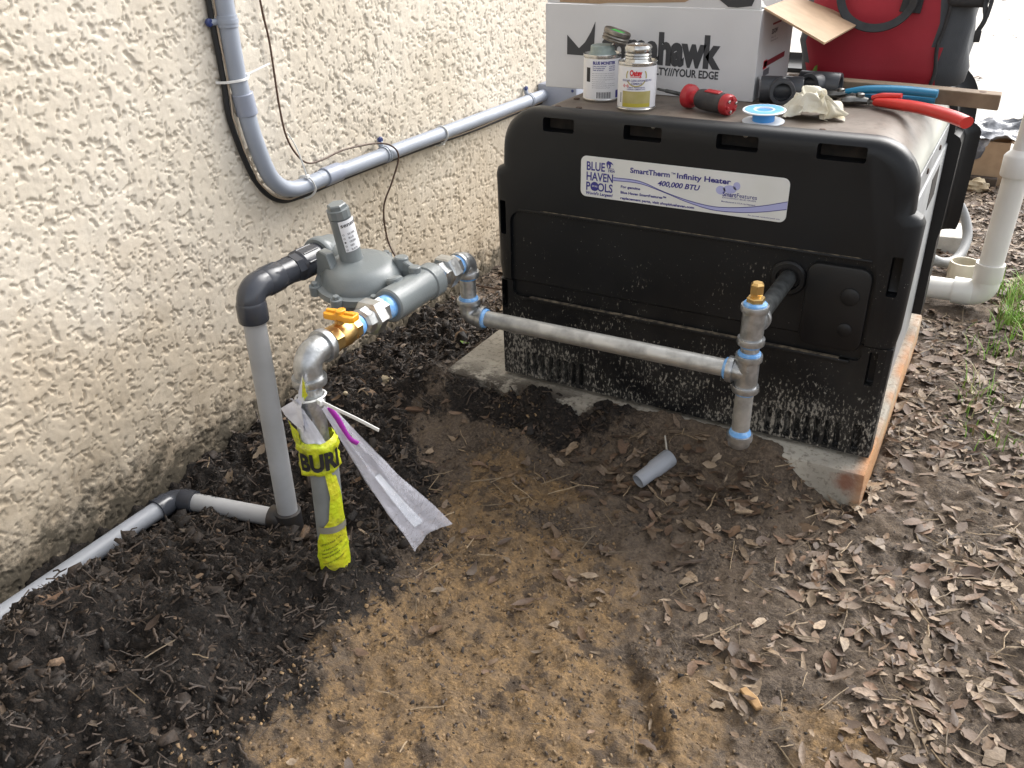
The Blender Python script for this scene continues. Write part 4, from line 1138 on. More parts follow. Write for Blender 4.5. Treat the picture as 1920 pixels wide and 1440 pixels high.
for k, (s, h, z0) in enumerate((('DETECTABLE TAPE', .0060, .112), ('Call before you dig', .0040, .100), ('buried gas line', .0040, .092), ('locate and mark', .0040, .084), ('INDUSTRY STANDARD', .0050, .070))):
    f = bandr(.02, z0, .0312)
    V, F = text2d(s, height=h, bold=.01)
    V = V * min(1, .042 / V[:, 0].max()) if V[:, 0].max() > .042 else V
    V = np.stack([V[:, 0], V[:, 1] + V[:, 0] * .45], 1)
    mk('lettering', (f(V), F), M_INK, tape, smooth=0)
mk('white_backing', wrap([(.325, -.9, 1.3, .003), (.345, -1.0, 1.1, .004), (.375, -1.1, .6, .004), (.40, -1.0, .2, .006), (.415, -.6, .0, .008)], .0225, .004, 14), M_WPL, tape, smooth=70)
def film(pts, nu, nv, amp, sd, f=30):
    """wrinkled sheet between four corners"""
    a, b, c, d = [np.array(p, float) for p in pts]
    nrm = np.cross(b - a, d - a); nrm /= np.linalg.norm(nrm)
    V = []
    for j in range(nv + 1):
        for i in range(nu + 1):
            u, v = i / nu, j / nv
            p = a * (1 - u) * (1 - v) + b * u * (1 - v) + c * u * v + d * (1 - u) * v
            w = amp * float(fbm(np.array(u * 2.0 + sd), np.array(v * f * .1), 3, sd))
            V.append(tuple(p + nrm * w))
    n = nu + 1
    return V, [(j * n + i, j * n + i + 1, (j + 1) * n + i + 1, (j + 1) * n + i) for j in range(nv) for i in range(nu)]
mk('white_flap', film([(.500, .922, .384), (.548, .915, .352), (.556, .917, .372), (.556, .918, .424)], 8, 8, .004, 3, 12), M_WPL, tape, smooth=70)
mk('white_flap', film([(.550, .917, .418), (.562, .916, .412), (.572, .916, .448), (.566, .917, .468)], 5, 8, .002, 5, 12), M_WPL, tape, smooth=70)
mk('yellow_flap', film([(.558, .9155, .412), (.574, .914, .432), (.572, .914, .452), (.568, .915, .466)], 5, 8, .002, 7, 12), M_YEL, tape, smooth=70)
mk('yellow_flap', film([(.520, .921, .325), (.538, .917, .325), (.540, .916, .352), (.514, .922, .366)], 5, 8, .002, 8, 12), M_YEL, tape, smooth=70)
for k in range(4):
    zk = .376 - k * .0085
    mk('stain', wrap([(zk, .42, .62, .0006), (zk - .005, .42, .62, .0006)], .0229 , .0, 4, nph=4, sub=1), mat('brown_ink', (.20, .12, .05), None, rough=.6), tape, smooth=0)
# clear document bag tied to the riser
g = NT('milky_bag_film')
g.out((0.86, 0.86, 0.95), .09); g.b.inputs['Alpha'].default_value = .33; g.b.inputs['Coat Weight'].default_value = 1.0
g.b.inputs['Specular IOR Level'].default_value = .6
g.bump(g.noise(55, 4, .6), .006)
M_BAG = g.m
bag = thing('document_bag', 'folded milky plastic bag hanging from the riser to the sand', 'plastic bag', (.66, 1.08, .03))
T0 = np.array((.588, .938, .404)); E1 = np.array((.652, 1.050, .050)); E2 = np.array((.668, 1.158, .052))
def bagside(sgn, sd):
    V = []; nu, nv = 14, 44
    for j in range(nv + 1):
        v = j / nv
        e1 = T0 + (E1 - T0) * v; e2 = T0 + (E2 - T0) * v
        w0 = .13 * (1 - v) ** 2
        for i in range(nu + 1):
            u = i / nu
            wdt = (e1 - e2)
            p = e1 + (e2 - e1) * u + np.array((0, .010, 0)) * (u - .5) * (1 - v) * 2
            puff = math.sin(math.pi * u) * (.003 + .006 * math.sin(math.pi * min(1, v * 1.05)))
            wr = (.0050 * float(fbm(np.array(u * 5.5 + sd), np.array(v * 2.2), 3, sd)) + .003 * abs(float(gn(np.array(u * 9 + v * 3), np.array(v * 1.2), sd)))) * min(1, v * 4)
            sag = -.012 * math.sin(math.pi * v)
            end = .020 * max(0, (v - .86) / .14) * (abs(u - .45) * 2 - .5)
            nrm = np.array((.93, -.15, .33))
            V.append(tuple(p + nrm * (sgn * puff + wr) + np.array((0, 0, sag)) + np.array((.1, .2, -1.)) * end))
    n = nu + 1
    return V, [(j * n + i, j * n + i + 1, (j + 1) * n + i + 1, (j + 1) * n + i) for j in range(nv) for i in range(nu)]
bs = mk('film_front', bagside(1, 11), M_BAG, bag, smooth=80)
mk('film_back', bagside(-1, 19), M_BAG, bag, smooth=80)
def insb(u0, u1, v0, v1):
    V = []
    for v in np.linspace(v0, v1, 14):
        e1 = T0 + (E1 - T0) * v; e2 = T0 + (E2 - T0) * v
        for u in np.linspace(u0, u1, 5):
            V.append(tuple(e1 + (e2 - e1) * u + np.array((0, 0, -.012 * math.sin(math.pi * v)))))
    return V, [(j * 5 + i, j * 5 + i + 1, (j + 1) * 5 + i + 1, (j + 1) * 5 + i) for j in range(13) for i in range(4)]
slip = mk('paper_slip', insb(.30, .55, .45, .88), mat('pale_paper', (.62, .68, .74), (.80, .82, .85), 130, rough=.7), bag, smooth=60)
mk('zip_strip', tube(smooth_path([(.592, .940, .402), (.600, .950, .375), (.606, .962, .335), (.614, .975, .318)], 5), .0045, 8, True, (.5, 1)), mat('magenta_zip', (.34, .03, .33), None, rough=.3), bag, smooth=60)
ctie = thing('cable_tie', 'white cable tie holding the milky bag to the gas riser', 'cable tie', (RX, RY, .405))
mk('band', tube([Vector((RX, RY, .408)) + Vector((.0250 * math.cos(a), .0250 * math.sin(a), .003 * math.cos(a))) for a in np.linspace(0, 2 * math.pi, 25)], .0023, 6, True, (1, .7)), M_TIE, ctie, smooth=50)
mk('head', place(rbox(-.006, .006, -.0045, .0045, -.005, .005, .001, 1), (RX + .030, RY - .010, .409), -.3), M_TIE, ctie)
mk('tail', tube(smooth_path([(RX + .030, RY - .010, .410), (RX + .06, RY - .012, .406), (RX + .10, RY - .010, .397), (RX + .142, RY - .005, .383)], 5), .0034, 6, True, (.35, 1.1)), M_TIE, ctie, smooth=50)

# ================================================================== THINGS ON THE GROUND BY THE HEATER
_z0 = max(float(relief(.934, 1.487)), float(relief(.95, 1.52)))
P0, P1 = Vector((.934, 1.487, _z0 + .0165)), Vector((.974, 1.572, max(_z0 + .028, float(relief(.972, 1.565)) + .017)))
dO = (P1 - P0).normalized(); LO = (P1 - P0).length
oc = mk('pipe_offcut', rod(P0, dO, [(LO * .6, .0142), (.004, .0142), (0, .0150), (0, .0162), (.002, .0170), (.040, .0172), (.050, .0200), (LO - .002, .0205), (LO, .0195), (LO, .004)], 30, (True, True)), M_LPVC, None, P0)
tag(oc, 'short grey plastic reducer pipe lying on the leaf litter', 'pipe fitting')
tag(mk('twig', tube([P1 + Vector((-.01, .012, -.01)), P1 + Vector((-.016, .016, .015)), P1 + Vector((-.022, .02, .038))], [.0026, .0022, .0018], 6), mat('pale_twig', (.45, .42, .36), None, rough=.8), None, P1), 'pale straight twig sticking up behind the grey reducer pipe', 'twig')
def lump(c, s, sd, flat=.7, sub=3):
    bm = bmesh.new(); bmesh.ops.create_icosphere(bm, subdivisions=sub, radius=1.0)
    V = np.array([v.co[:] for v in bm.verts]); F = [tuple(v.index for v in f.verts) for f in bm.faces]; bm.free()
    n = fbm(V[:, 0] * 1.3 + sd, V[:, 1] * 1.3 + V[:, 2] * 2.1, 3, sd)
    V = V * (1 + .38 * n)[:, None] * [1, .8, flat]
    return (V * s + np.array(c)).tolist(), F
M_ROCK = mat('pale_limestone', (.55, .47, .33), (.38, .30, .19), 40, .9, bump=.004, bscale=60)
for (x, y, s, lab) in ((1.393, 4.20, .045, 'cream lump of limestone lying in front of the far cardboard box'), (.20, 1.58, .017, 'small cream stone in the dark mulch beside the wall'), (.165, 1.46, .007, 'tiny pale pebble in the dark mulch by the riser')):
    zz = float(relief(x, y)); tag(mk('stone', lump((x, y, zz + s * .35), s, int(s * 999)), M_ROCK, None, (x, y, zz), smooth=40), lab, 'stone')
M_BARK = mat('bark_piece', (.13, .075, .045), (.06, .036, .022), 60, .9, bump=.003, bscale=90)
for (x, y, L, a, lab) in ((.268, .60, .085, 1.1, 'large brown bark flake tilted on the black mulch heap'), (.345, 1.50, .05, .2, 'brown bark flake on the mulch between riser and slab'), (1.31, 1.035, .05, -.7, 'pale wood chip among the dry leaves')):
    zz = float(relief(x, y))
    geo = place(fixn(bev(prism([(-.5 * L, -.12 * L), (.45 * L, -.16 * L), (.5 * L, .06 * L), (.1 * L, .17 * L), (-.48 * L, .12 * L)], lambda u, v, w: (u, v, w), .007), .0015, 1)), (x, y, zz + .002), a, .15, -.12)
    tag(mk('bark_chip', geo, M_BARK if lab[0] != 'p' else mat('pale_wood_chip', (.42, .26, .12), (.30, .18, .08), 50, .8), None, (x, y, zz), smooth=30), lab, 'bark')
gl = mk('green_leaf', ((LEAVES[3][0] * .03 + [.262, 1.865, float(relief(.262, 1.865)) + .008]).tolist(), LEAVES[3][1]), mat('green_leaf_skin', (.20, .33, .06), (.14, .25, .04), 60, .5), None, (.262, 1.865, .03))
tag(gl, 'small fresh green leaf on the mulch beside the slab', 'leaf')

# ================================================================== THINGS ON TOP OF THE HEATER
ZT = .7325
M_TIN = mat('tinplate', (.62, .62, .60), (.48, .47, .45), 60, .22, 1.0)
M_CANW = mat('white_can_label', (.76, .76, .78), None, rough=.3)
M_GOLD = mat('gold_print', (.42, .36, .13), (.46, .40, .18), 50, .3)
M_RED = mat('red_print', (.62, .02, .03), None, rough=.35)
def can(name, c, r, h, label, lab_z):
    x, y = c
    t = thing(name, label, 'can', (x, y, ZT))
    mk('tin_body', rod((x, y, ZT), (0, 0, 1), [(0, r * .93), (0, r), (.002, r * 1.02), (.0045, r * 1.02), (.006, r * .985), (h - .006, r * .985), (h - .0045, r * 1.02), (h - .001, r * 1.02), (h, r * .99), (h - .004, r * .95), (h - .003, r * .80)], 48), M_TIN, t, smooth=30)
    lb = mk('paper_label', rod((x, y, ZT + lab_z[0]), (0, 0, 1), [(0, r * .992), (lab_z[1] - lab_z[0], r * .992)], 48, (False, False)), M_CANW, t)
    return t, lb
# cement can
c2 = (.760, 1.818); r2 = .0405
t2, l2 = can('cement_can', c2, r2, .098, 'white and gold cement can with closed screw cap beside another can', (.007, .090))
f0 = -math.atan2(c2[0] - 1.478, c2[1] - 0) * -1
vdir = math.atan2(1.478 - c2[0], c2[1])       # angle of the camera side
C2 = lambda a, z, k=1.0: on_can(c2[0], c2[1], r2 * .996 * k, vdir - .18 + a, ZT + z)
def canrect(c, r, a0, a1, z0, z1, n=16):
    V = [(c[0] + r * math.sin(a), c[1] - r * math.cos(a), z) for z in (z0, z1) for a in np.linspace(a0, a1, n)]
    return V, [(i, i + 1, n + i + 1, n + i) for i in range(n - 1)]
mk('gold_panel', canrect(c2, r2 * .997, vdir - .18 - .62, vdir - .18 + .95, ZT + .009, ZT + .0415), M_GOLD, l2, smooth=60)
mk('gold_panel', canrect(c2, r2 * .9985, vdir - .18 - .58, vdir - .18 + .91, ZT + .010, ZT + .017), mat('yellow_gold_print', (.50, .42, .06), None, rough=.3), l2, smooth=60)
txt('lettering', 'Oatey', M_RED, l2, C2(-.22, .0725, 1.004), width=.0265, height=.0115, bold=.05)
mk('red_bar', canrect(c2, r2 * .9985, vdir - .18 - .20, vdir - .18 + .42, ZT + .0695, ZT + .0708), M_RED, l2, smooth=60)
for s, z, w, a in (('REGULAR CLEAR ADVANCED PVC', .0610, .066, -.64), ('CEMENT', .0550, .024, -.14), ('CIMENT, TRANSPARENTE', .0480, .036, -.30), ('SUPERIOR CEMENTO PVC', .0444, .040, -.36)):
    txt('lettering', s, M_NAVY, l2, C2(a, z, 1.002), width=w, height=.0040 if z > .05 else .0024, bold=.02)
def canarc(R_, a0, a1, w):
    V = []; n = 24
    for k in range(n + 1):
        a = R(a0 + (a1 - a0) * k / n)
        for rr in (R_ - w, R_): V.append((rr * math.cos(a), rr * math.sin(a) * .95))
    return np.array(V), [(2 * k, 2 * k + 1, 2 * k + 3, 2 * k + 2) for k in range(n)]
for a0, a1 in ((205, 335), (-12, 30), (150, 192)):
    V, F = canarc(.0225, a0, a1, .0028)
    mk('gold_ring', (C2(.13, .0715, 1.0005)(V), F), M_GOLD, l2, smooth=0)
for k in range(2):
    V = np.array([(0, -.0042), (.0042, 0), (0, .0042), (-.0042, 0)]); 
    mk('hazard_diamond', (C2(-.52 + k * .2, .0520 , 1.001)(V), [(0, 1, 2, 3)]), mat('pink_print', (.62, .32, .32), None, rough=.4), l2, smooth=0)
bars = J(*[canrect(c2, r2 * .997, vdir - .18 - .82 + .0 , vdir - .18 - .70, ZT + .018 + k * .0022, ZT + .0192 + k * .0022, 3) for k in range(9)])
mk('bar_code', bars, M_INK, l2, smooth=0)['kind'] = 'stuff'
mk('screw_cap', rod((c2[0], c2[1], ZT + .094), (0, 0, 1), [(0, .030), (.004, .029), (.004, .0275), (.008, .0265), (.010, .0285), (.013, .0265), (.016, .0285), (.019, .0265), (.022, .0285), (.030, .0285), (.034, .026), (.036, .020), (.036, .010), (.034, .008)], 40), M_TIN, t2, smooth=35)
# sealant can, open, its lid leaning on it
c1 = (.650, 1.884); r1 = .0415
t1, l1 = can('sealant_can', c1, r1, .098, 'white sealant can with text panel and grey paste on its open neck', (.006, .090))
v1 = math.atan2(1.478 - c1[0], c1[1])
C1 = lambda a, z, k=1.0: on_can(c1[0], c1[1], r1 * .996 * k, v1 - .15 + a, ZT + z)
txt('lettering', 'BLUE MONSTER', M_NAVY, l1, C1(-.36, .0795, 1.002), width=.052, height=.0062, bold=.05)
M_GTXT = mat('grey_small_print', (.13, .13, .15), None, rough=.5)
for k in range(3):
    txt('lettering', ('Heavy duty industrial', 'For threaded pipe', 'Seals all joints')[k], M_NAVY, l1, C1(-.36, .0745 - k * .004, 1.002), width=.030 - k * .003, height=.0025, bold=.03)
    txt('lettering', ('wrenches', 'slow dry', 'sets fast')[k], M_NAVY, l1, C1(.52, .0745 - k * .004, 1.002), width=.015, height=.0025, bold=.03)
for k in range(9):
    w = (.052, .054, .050, .055, .030, .053, .054, .042, .0)[k]
    if w: txt('lettering', 'apply to clean dry threads and tighten, wipe off any excess', M_GTXT, l1, C1(-.40, .0600 - k * .0043, 1.002), width=w, height=.0019, bold=-.002)
bars = J(*[canrect(c1, r1 * .9965, v1 - .15 - .12 + k * .047, v1 - .15 - .12 + k * .047 + (.018 if k % 3 else .032), ZT + .0085, ZT + .0215, 2) for k in range(17)])
mk('bar_code', bars, M_INK, l1, smooth=0)['kind'] = 'stuff'
mk('black_panel', canrect(c1, r1 * .9965, v1 - .15 - .78, v1 - .15 - .52, ZT + .042, ZT + .072, 6), M_INK, l1, smooth=60)
mk('blue_panel', canrect(c1, r1 * .9965, v1 - .15 + .98, v1 - .15 + 1.4, ZT + .008, ZT + .024, 6), M_NAVY, l1, smooth=60)
M_PASTE = mat('grey_green_paste', (.30, .36, .33), (.22, .27, .25), 60, .35, bump=.002, bscale=80)
mk('neck', rod((c1[0], c1[1], ZT + .094), (0, 0, 1), [(0, .0315), (.004, .030), (.008, .027), (.019, .0262), (.021, .024), (.019, .015)], 36), M_PASTE, t1, smooth=40)
lidM = Matrix.Translation((c1[0] + .024, c1[1] + .008, ZT + .121)) @ Matrix.Rotation(R(17), 4, Vector((-.35, 1, 0)))
lid = thing('can_lid', 'dark screw lid with green sticker leaning on the sealant can', 'lid', (c1[0] + .024, c1[1] + .008, ZT + .119))
mk('screw_rim', xf(rod((0, 0, 0), (0, 0, 1), [(0, .024), (.001, .0285), (.005, .0295), (.007, .0275), (.010, .0295), (.013, .0275), (.016, .0300), (.023, .0300), (.025, .0285), (.023, .0265), (.022, .005)], 40), lidM), mat('tarnished_tin', (.16, .145, .125), (.30, .28, .25), 50, .35, .9), lid, smooth=35)
mk('green_sticker', xf(rbox(-.012, .013, -.010, .010, .0222, .0235, .0004, 1), lidM), mat('green_sticker_paper', (.05, .62, .07), None, rough=.4), lid, smooth=0)
mk('dauber_stem', xf(rod((0, 0, .001), (.0, 0, -1), [(0, .003), (.012, .003)], 10), lidM), M_TIN, lid)

# cardboard box with printed side
M_WBOX = mat('white_box_board', (.66, .66, .67), (.60, .60, .61), 5, .6, bump=.0004, bscale=40)
M_KRAFT = mat('kraft_board', (.42, .29, .18), (.36, .245, .15), 30, .75)
M_BPRINT = mat('charcoal_print', (.045, .047, .052), None, rough=.55)
BX0, BX1, BY0, BY1, BZ1 = .463, .968, 1.974, 2.270, .918
bx = thing('cardboard_box', 'open white cardboard box with charcoal lettering on the heater top', 'box', (.72, 2.12, ZT))
th = .005
fw = mk('front_wall', rbox(BX0, BX1, BY0, BY0 + th, ZT, BZ1, .0012, 1), M_WBOX, bx)
mk('back_wall', rbox(BX0, BX1, BY1 - th, BY1, ZT, BZ1, .0012, 1), M_WBOX, bx)
mk('side_wall', rbox(BX0 + .0002, BX0 + th, BY0 + th, BY1 - th, ZT, BZ1, .0012, 1), M_WBOX, bx)
sw = mk('side_wall', rbox(BX1 - th, BX1, BY0 + th * .4, BY1 - th * .4, ZT + .0005, BZ1 - .0005, .0012, 1), M_WBOX, bx)
mk('bottom', rbox(BX0 + th, BX1 - th, BY0 + th, BY1 - th, ZT, ZT + .004, .0005, 1), M_KRAFT, bx)
fl = mk('front_flap', fixn(bev(prism([(BX0 + .004, 0), (BX1 - .004, 0), (BX1 - .012, .14), (BX0 + .01, .14)], lambda u, v, w: (u, BY0 + .002 + w - v * .10, BZ1 + .001 + v), .004), .0008, 1)), M_WBOX, bx)
tear = [(.50, .003), (.60, .0015), (.62, .004), (.70, .006), (.80, .010), (.84, .03), (.80, .138), (.50, .138)]
mk('torn_patch', fixn(prism(tear, lambda u, v, w: (u, BY0 + .0008 + w - v * .10, BZ1 + .001 + v), .0008)), M_KRAFT, fl, smooth=0)
mk('emblem', fixn(prism([(.865, .024), (.895, .003), (.915, .002), (.945, .006), (.955, .03)], lambda u, v, w: (u, BY0 + .0008 + w - v * .10, BZ1 + .001 + v), .0008)), M_BPRINT, fl, smooth=0)
H1, H2 = Vector((BX1, BY0 + .012, BZ1)), Vector((BX1, BY1 - .01, BZ1))
O1, O2 = Vector((1.106, 1.948, .860)), Vector((1.116, 2.315, .862))
up_ = Vector((.3, 0, .95)) * .004
sf = mk('side_flap', fixn(([tuple(p) for p in (H1, O1, O2, H2)] + [tuple(p + up_) for p in (H1, O1, O2, H2)], [(0, 1, 2, 3), (7, 6, 5, 4), (0, 4, 5, 1), (1, 5, 6, 2), (2, 6, 7, 3), (3, 7, 4, 0)])), M_KRAFT, bx, smooth=0)
BF = lambda x, z: on_front(BY0 - .0006, x, z)
V, F = text2d('tomahawk', width=.281, height=.064, bold=.055)
V = np.stack([V[:, 0], V[:, 1] - V[:, 0] * .022], 1)
mk('lettering', (BF(.609, .8055)(V), F), M_BPRINT, fw, smooth=0)
txt('lettering', 'YOUR SPECIALTY///YOUR EDGE', M_BPRINT, fw, lambda V: BF(.628, .7785)(np.stack([V[:, 0], V[:, 1] - V[:, 0] * .014], 1)), width=.259, height=.0165, bold=.03)
mk('emblem', fixn(prism([(.5200, .8090), (.5880, .8080), (.5910, .8830), (.5800, .860), (.5660, .8380), (.5505, .8240), (.5200, .8520)], lambda u, v, w: (u, BY0 - .0007 + w, v), .0005)), M_BPRINT, fw, smooth=0)
SR = lambda y, z: (lambda V: [(BX1 + .0006, y + u, z + v) for u, v in V])
def srect(y0, y1, z0, z1, n, m, par=sw):
    return mk(n, ([(BX1 + .0005, y0, z0), (BX1 + .0005, y1, z0), (BX1 + .0005, y1, z1), (BX1 + .0005, y0, z1)], [(0, 1, 2, 3)]), m, par, smooth=0)
M_MAROON = mat('maroon_print', (.22, .02, .03), None, rough=.5)
srect(2.035, 2.215, .795, .807, 'red_band', M_MAROON); srect(2.075, 2.15, .878, .882, 'red_band', M_MAROON); srect(2.03, 2.06, .792, .810, 'red_band', M_RED)
txt('lettering', 'S23-2W', M_BPRINT, sw, SR(2.072, .860), width=.05, height=.010, bold=.03)
for k in range(2): txt('lettering', ('Size 12', 'Model wide fit')[k], M_GTXT, sw, SR(2.072, .851 - k * .007), width=.04 + .02 * k, height=.0035)
srect(2.035, 2.085, .776, .790, 'bar_code', M_GTXT)
# crumpled packing sticking out of the box
mk('packing', lump((.90, 2.10, .885), .055, 17, .8, 3), mat('grey_packing', (.30, .31, .29), (.18, .19, .17), 30, .6, bump=.004, bscale=50), bx, smooth=40)

# tool bag
M_RFAB = mat('red_canvas', (.36, .012, .028), (.30, .010, .022), 8, .6, bump=.0004, bscale=500)
M_GFAB = mat('dark_grey_canvas', (.060, .068, .078), (.035, .040, .047), 9, .6, bump=.0005, bscale=400)
M_WEB = mat('black_webbing', (.018, .019, .021), (.03, .031, .033), 60, .7, bump=.0005, bscale=400)
tb = thing('tool_bag', 'red and dark grey canvas tool bag behind the white box', 'tool bag', (1.18, 2.36, ZT))
def bagring(z, e, y0=2.285, y1=2.475, x0=.985, x1=1.345):
    P = []
    n = 56
    for k in range(n):
        a = 2 * math.pi * k / n
        cx_, cy_ = math.cos(a), math.sin(a)
        s = (abs(cx_) ** 4.5 + abs(cy_) ** 4.5) ** (-1 / 4.5)
        w = .006 * math.sin(5 * a + z * 28) + .007 * math.sin(3 * a - z * 40 + 1)
        P.append(((x0 + x1) / 2 + (x1 - x0) / 2 * cx_ * s * (1 + e) + w * .8, (y0 + y1) / 2 + (y1 - y0) / 2 * cy_ * s * (1 + e * 1.2) + w * .4, z))
    return P
rings = [bagring(ZT + .001, -.035), bagring(ZT + .006, -.005), bagring(.77, .012), bagring(.82, .022), bagring(.87, .010), bagring(.92, .012), bagring(.97, -.01), bagring(1.02, -.06), bagring(1.05, -.2)]
V, F = loft(rings)
fm = []
for f in F:
    c = np.mean([V[i] for i in f], 0)
    fm.append(0 if (c[0] < 1.293 + .010 * math.sin(c[2] * 20) and c[0] > 1.03 - .03) else 1)
bodyo = mk('body', (V, F), None, tb, smooth=60, mats=[M_RFAB, M_GFAB], fmat=fm)
mk('piping', tube(smooth_path([(1.288, 2.281, .737), (1.293, 2.279, .77), (1.288, 2.2775, .82), (1.296, 2.2790, .87), (1.300, 2.2785, .93), (1.300, 2.281, .98)], 6), .0042, 8), M_WEB, bodyo, smooth=60)
def strapg(pts, w, t):
    pts = smooth_path(pts, 7); rings = []
    for i, p in enumerate(pts):
        d = (pts[min(i + 1, len(pts) - 1)] - pts[max(i - 1, 0)]).normalized()
        n = Vector((0, -1, 0)); s = d.cross(n).normalized()
        # strap lies with its width turned partly up, as a hanging loop does
        s = (s * .8 + Vector((0, -.55, 0))).normalized(); n2 = d.cross(s).normalized()
        rings.append([p + s * w + n2 * t, p - s * w + n2 * t, p - s * w - n2 * t, p + s * w - n2 * t])
    return loft(rings)
mk('handle_strap', fixn(strapg([(1.062, 2.268, .955), (1.070, 2.262, .912), (1.090, 2.250, .882), (1.125, 2.240, .864), (1.165, 2.236, .862), (1.200, 2.244, .876), (1.222, 2.258, .905), (1.228, 2.268, .955)], .0095, .0016)), M_WEB, tb, smooth=40)
mk('strap_patch', fixn(bev(prism([(1.196, .893), (1.240, .890), (1.246, .96), (1.206, .96)], lambda u, v, w: (u, 2.2715 + w, v), .010), .001, 1)), M_WEB, tb, smooth=30)
mk('flap', rbox(1.29, 1.372, 2.268, 2.36, .905, .955, .012, 3), M_WEB, tb)
bk = mk('buckle_strap', J(fixn(strapg([(1.372, 2.275, .955), (1.366, 2.268, .915), (1.372, 2.262, .885), (1.363, 2.258, .858), (1.364, 2.258, .838)], .005, .0015)), fixn(strapg([(1.380, 2.275, .955), (1.377, 2.268, .915), (1.374, 2.262, .887)], .004, .0012))), M_WEB, tb, smooth=40)
mk('buckle', rbox(1.358, 1.371, 2.254, 2.262, .838, .862, .002, 2), M_WEB, bk)
lf = LEAVES[0][0] * .035
lfm = Matrix.Translation((1.033, 2.262, .757)) @ Matrix.Rotation(R(-70), 4, 'Y') @ Matrix.Rotation(R(80), 4, 'X')
tag(mk('green_leaf', xf((lf.tolist(), LEAVES[0][1]), lfm), MATS['green_leaf_skin'], None, (1.033, 2.262, .74)), 'small green leaf stuck against the red tool bag', 'leaf')

# wooden stake
M_WOOD = mat('weathered_wood', (.24, .175, .115), (.15, .105, .068), 18, .8, detail=8, bump=.001, bscale=80)
wp = [(.995, 2.150), (1.10, 2.142), (1.22, 2.128), (1.33, 2.110), (1.440, 2.088)]
rings = []
for i, (x, y) in enumerate(wp):
    zz = ZT + .002
    rings.append([(x, y - .021, zz), (x, y + .021, zz), (x, y + .021, zz + .030), (x, y - .021, zz + .030)])
stake = mk('wooden_stake', bev(fixn(loft(rings)), .0015, 1), M_WOOD, None, (1.2, 2.12, ZT), smooth=30)
tag(stake, 'weathered wooden stake lying across the heater in front of the red bag', 'wood')
mk('nail_hole', rod((1.405, 2.094, ZT + .0322), (0, 0, 1), [(0, .007), (.0004, .007)], 14), mat('rust_mark', (.10, .05, .03), None, rough=.8), stake)

# two dark pipe tees
def pvctee(c, run, br_, r, L, Lb, lab):
    c, run, br_ = Vector(c), Vector(run).normalized(), Vector(br_).normalized()
    t = thing('pipe_tee', lab, 'pipe fitting', c - Vector((0, 0, r)), 'loose dark grey plastic tees')
    ri = r * .70
    mk('run', rod(c - run * L / 2, run, [(L * .35, ri * .88), (.0, ri), (0, r * .96), (.002, r), (L - .002, r), (L, r * .96), (L, ri), (L * .65, ri * .88)], 32, (True, True)), M_DPVC2, t, smooth=35)
    mk('branch', rod(c, br_, [(r * .5, r * .99), (Lb - .002, r), (Lb, r * .96), (Lb, ri), (Lb - .022, ri * .98), (Lb - .022, ri * .86), (Lb - .03, ri * .86)], 32, (False, True)), M_DPVC2, t, smooth=35)
M_DPVC2 = mat('satin_dark_pvc', (.050, .054, .062), (.042, .045, .052), 10, .38)
pvctee((1.020, 2.000, ZT + .027), (1, .25, 0), (.30, -1, .02), .0268, .088, .045, 'dark grey plastic tee fitting against the box corner, open end forward')
pvctee((1.083, 2.085, ZT + .0275), (1, -.05, 0), (-.42, -1, .02), .0268, .088, .042, 'dark grey plastic tee fitting between the other tee and the stake')

# screwdriver
S0, S1 = Vector((.853, 1.868, ZT + .0245)), Vector((.955, 1.822, ZT + .0215))
dS = (S1 - S0).normalized()
sd_ = thing('screwdriver', 'stubby red and black multi bit screwdriver lying on the heater', 'screwdriver', (.90, 1.84, ZT))
LS_ = (S1 - S0).length
mk('collar', rod(S0, dS, [(0, .010), (.001, .0215), (.004, .0245), (.015, .0245), (.019, .0225), (.022, .014), (.034, .0125), (.040, .015)], 20), mat('red_grip', (.42, .022, .03), (.34, .018, .022), 30, .35), sd_, smooth=35)
mk('grip', rod(S0, dS, [(.034, .0145), (.038, .0185), (.045, .0205), (.070, .0212), (.095, .0210), (LS_ - .006, .0200), (LS_ - .004, .018)], 20), mat('black_rubber_grip', (.022, .023, .027), (.05, .045, .045), 50, .55), sd_, smooth=35)
mk('grip_inlay', place(rbox(-.018, .020, -.007, .007, -.0015, .0015, .001, 1), S0 + dS * .075 + Vector((0, -.004, .0205)), math.atan2(dS.y, dS.x), .2), MATS['red_grip'], sd_)
ec = mk('end_cap', rod(S0, dS, [(LS_ - .006, .0195), (LS_ - .004, .0212), (LS_ + .008, .0208), (LS_ + .012, .0185), (LS_ + .013, .006)], 20), MATS['red_grip'], sd_, smooth=35)
_, uS, vS = frame(dS)
for k in range(6):
    a = k * math.pi / 3 + .3
    mk('bit', rod(S0 + dS * (LS_ + .0125) + (uS * math.cos(a) + vS * math.sin(a)) * .0125, dS, [(0, .0034), (.003, .0034), (.0035, .002)], 6), M_TIN if k % 2 else MATS['red_grip'], ec, smooth=0)
mk('shaft', rod(S0, -dS, [(-.004, .0045), (.06, .0042), (.062, .003), (.085, .0028)], 6), M_STUB, sd_, smooth=0)

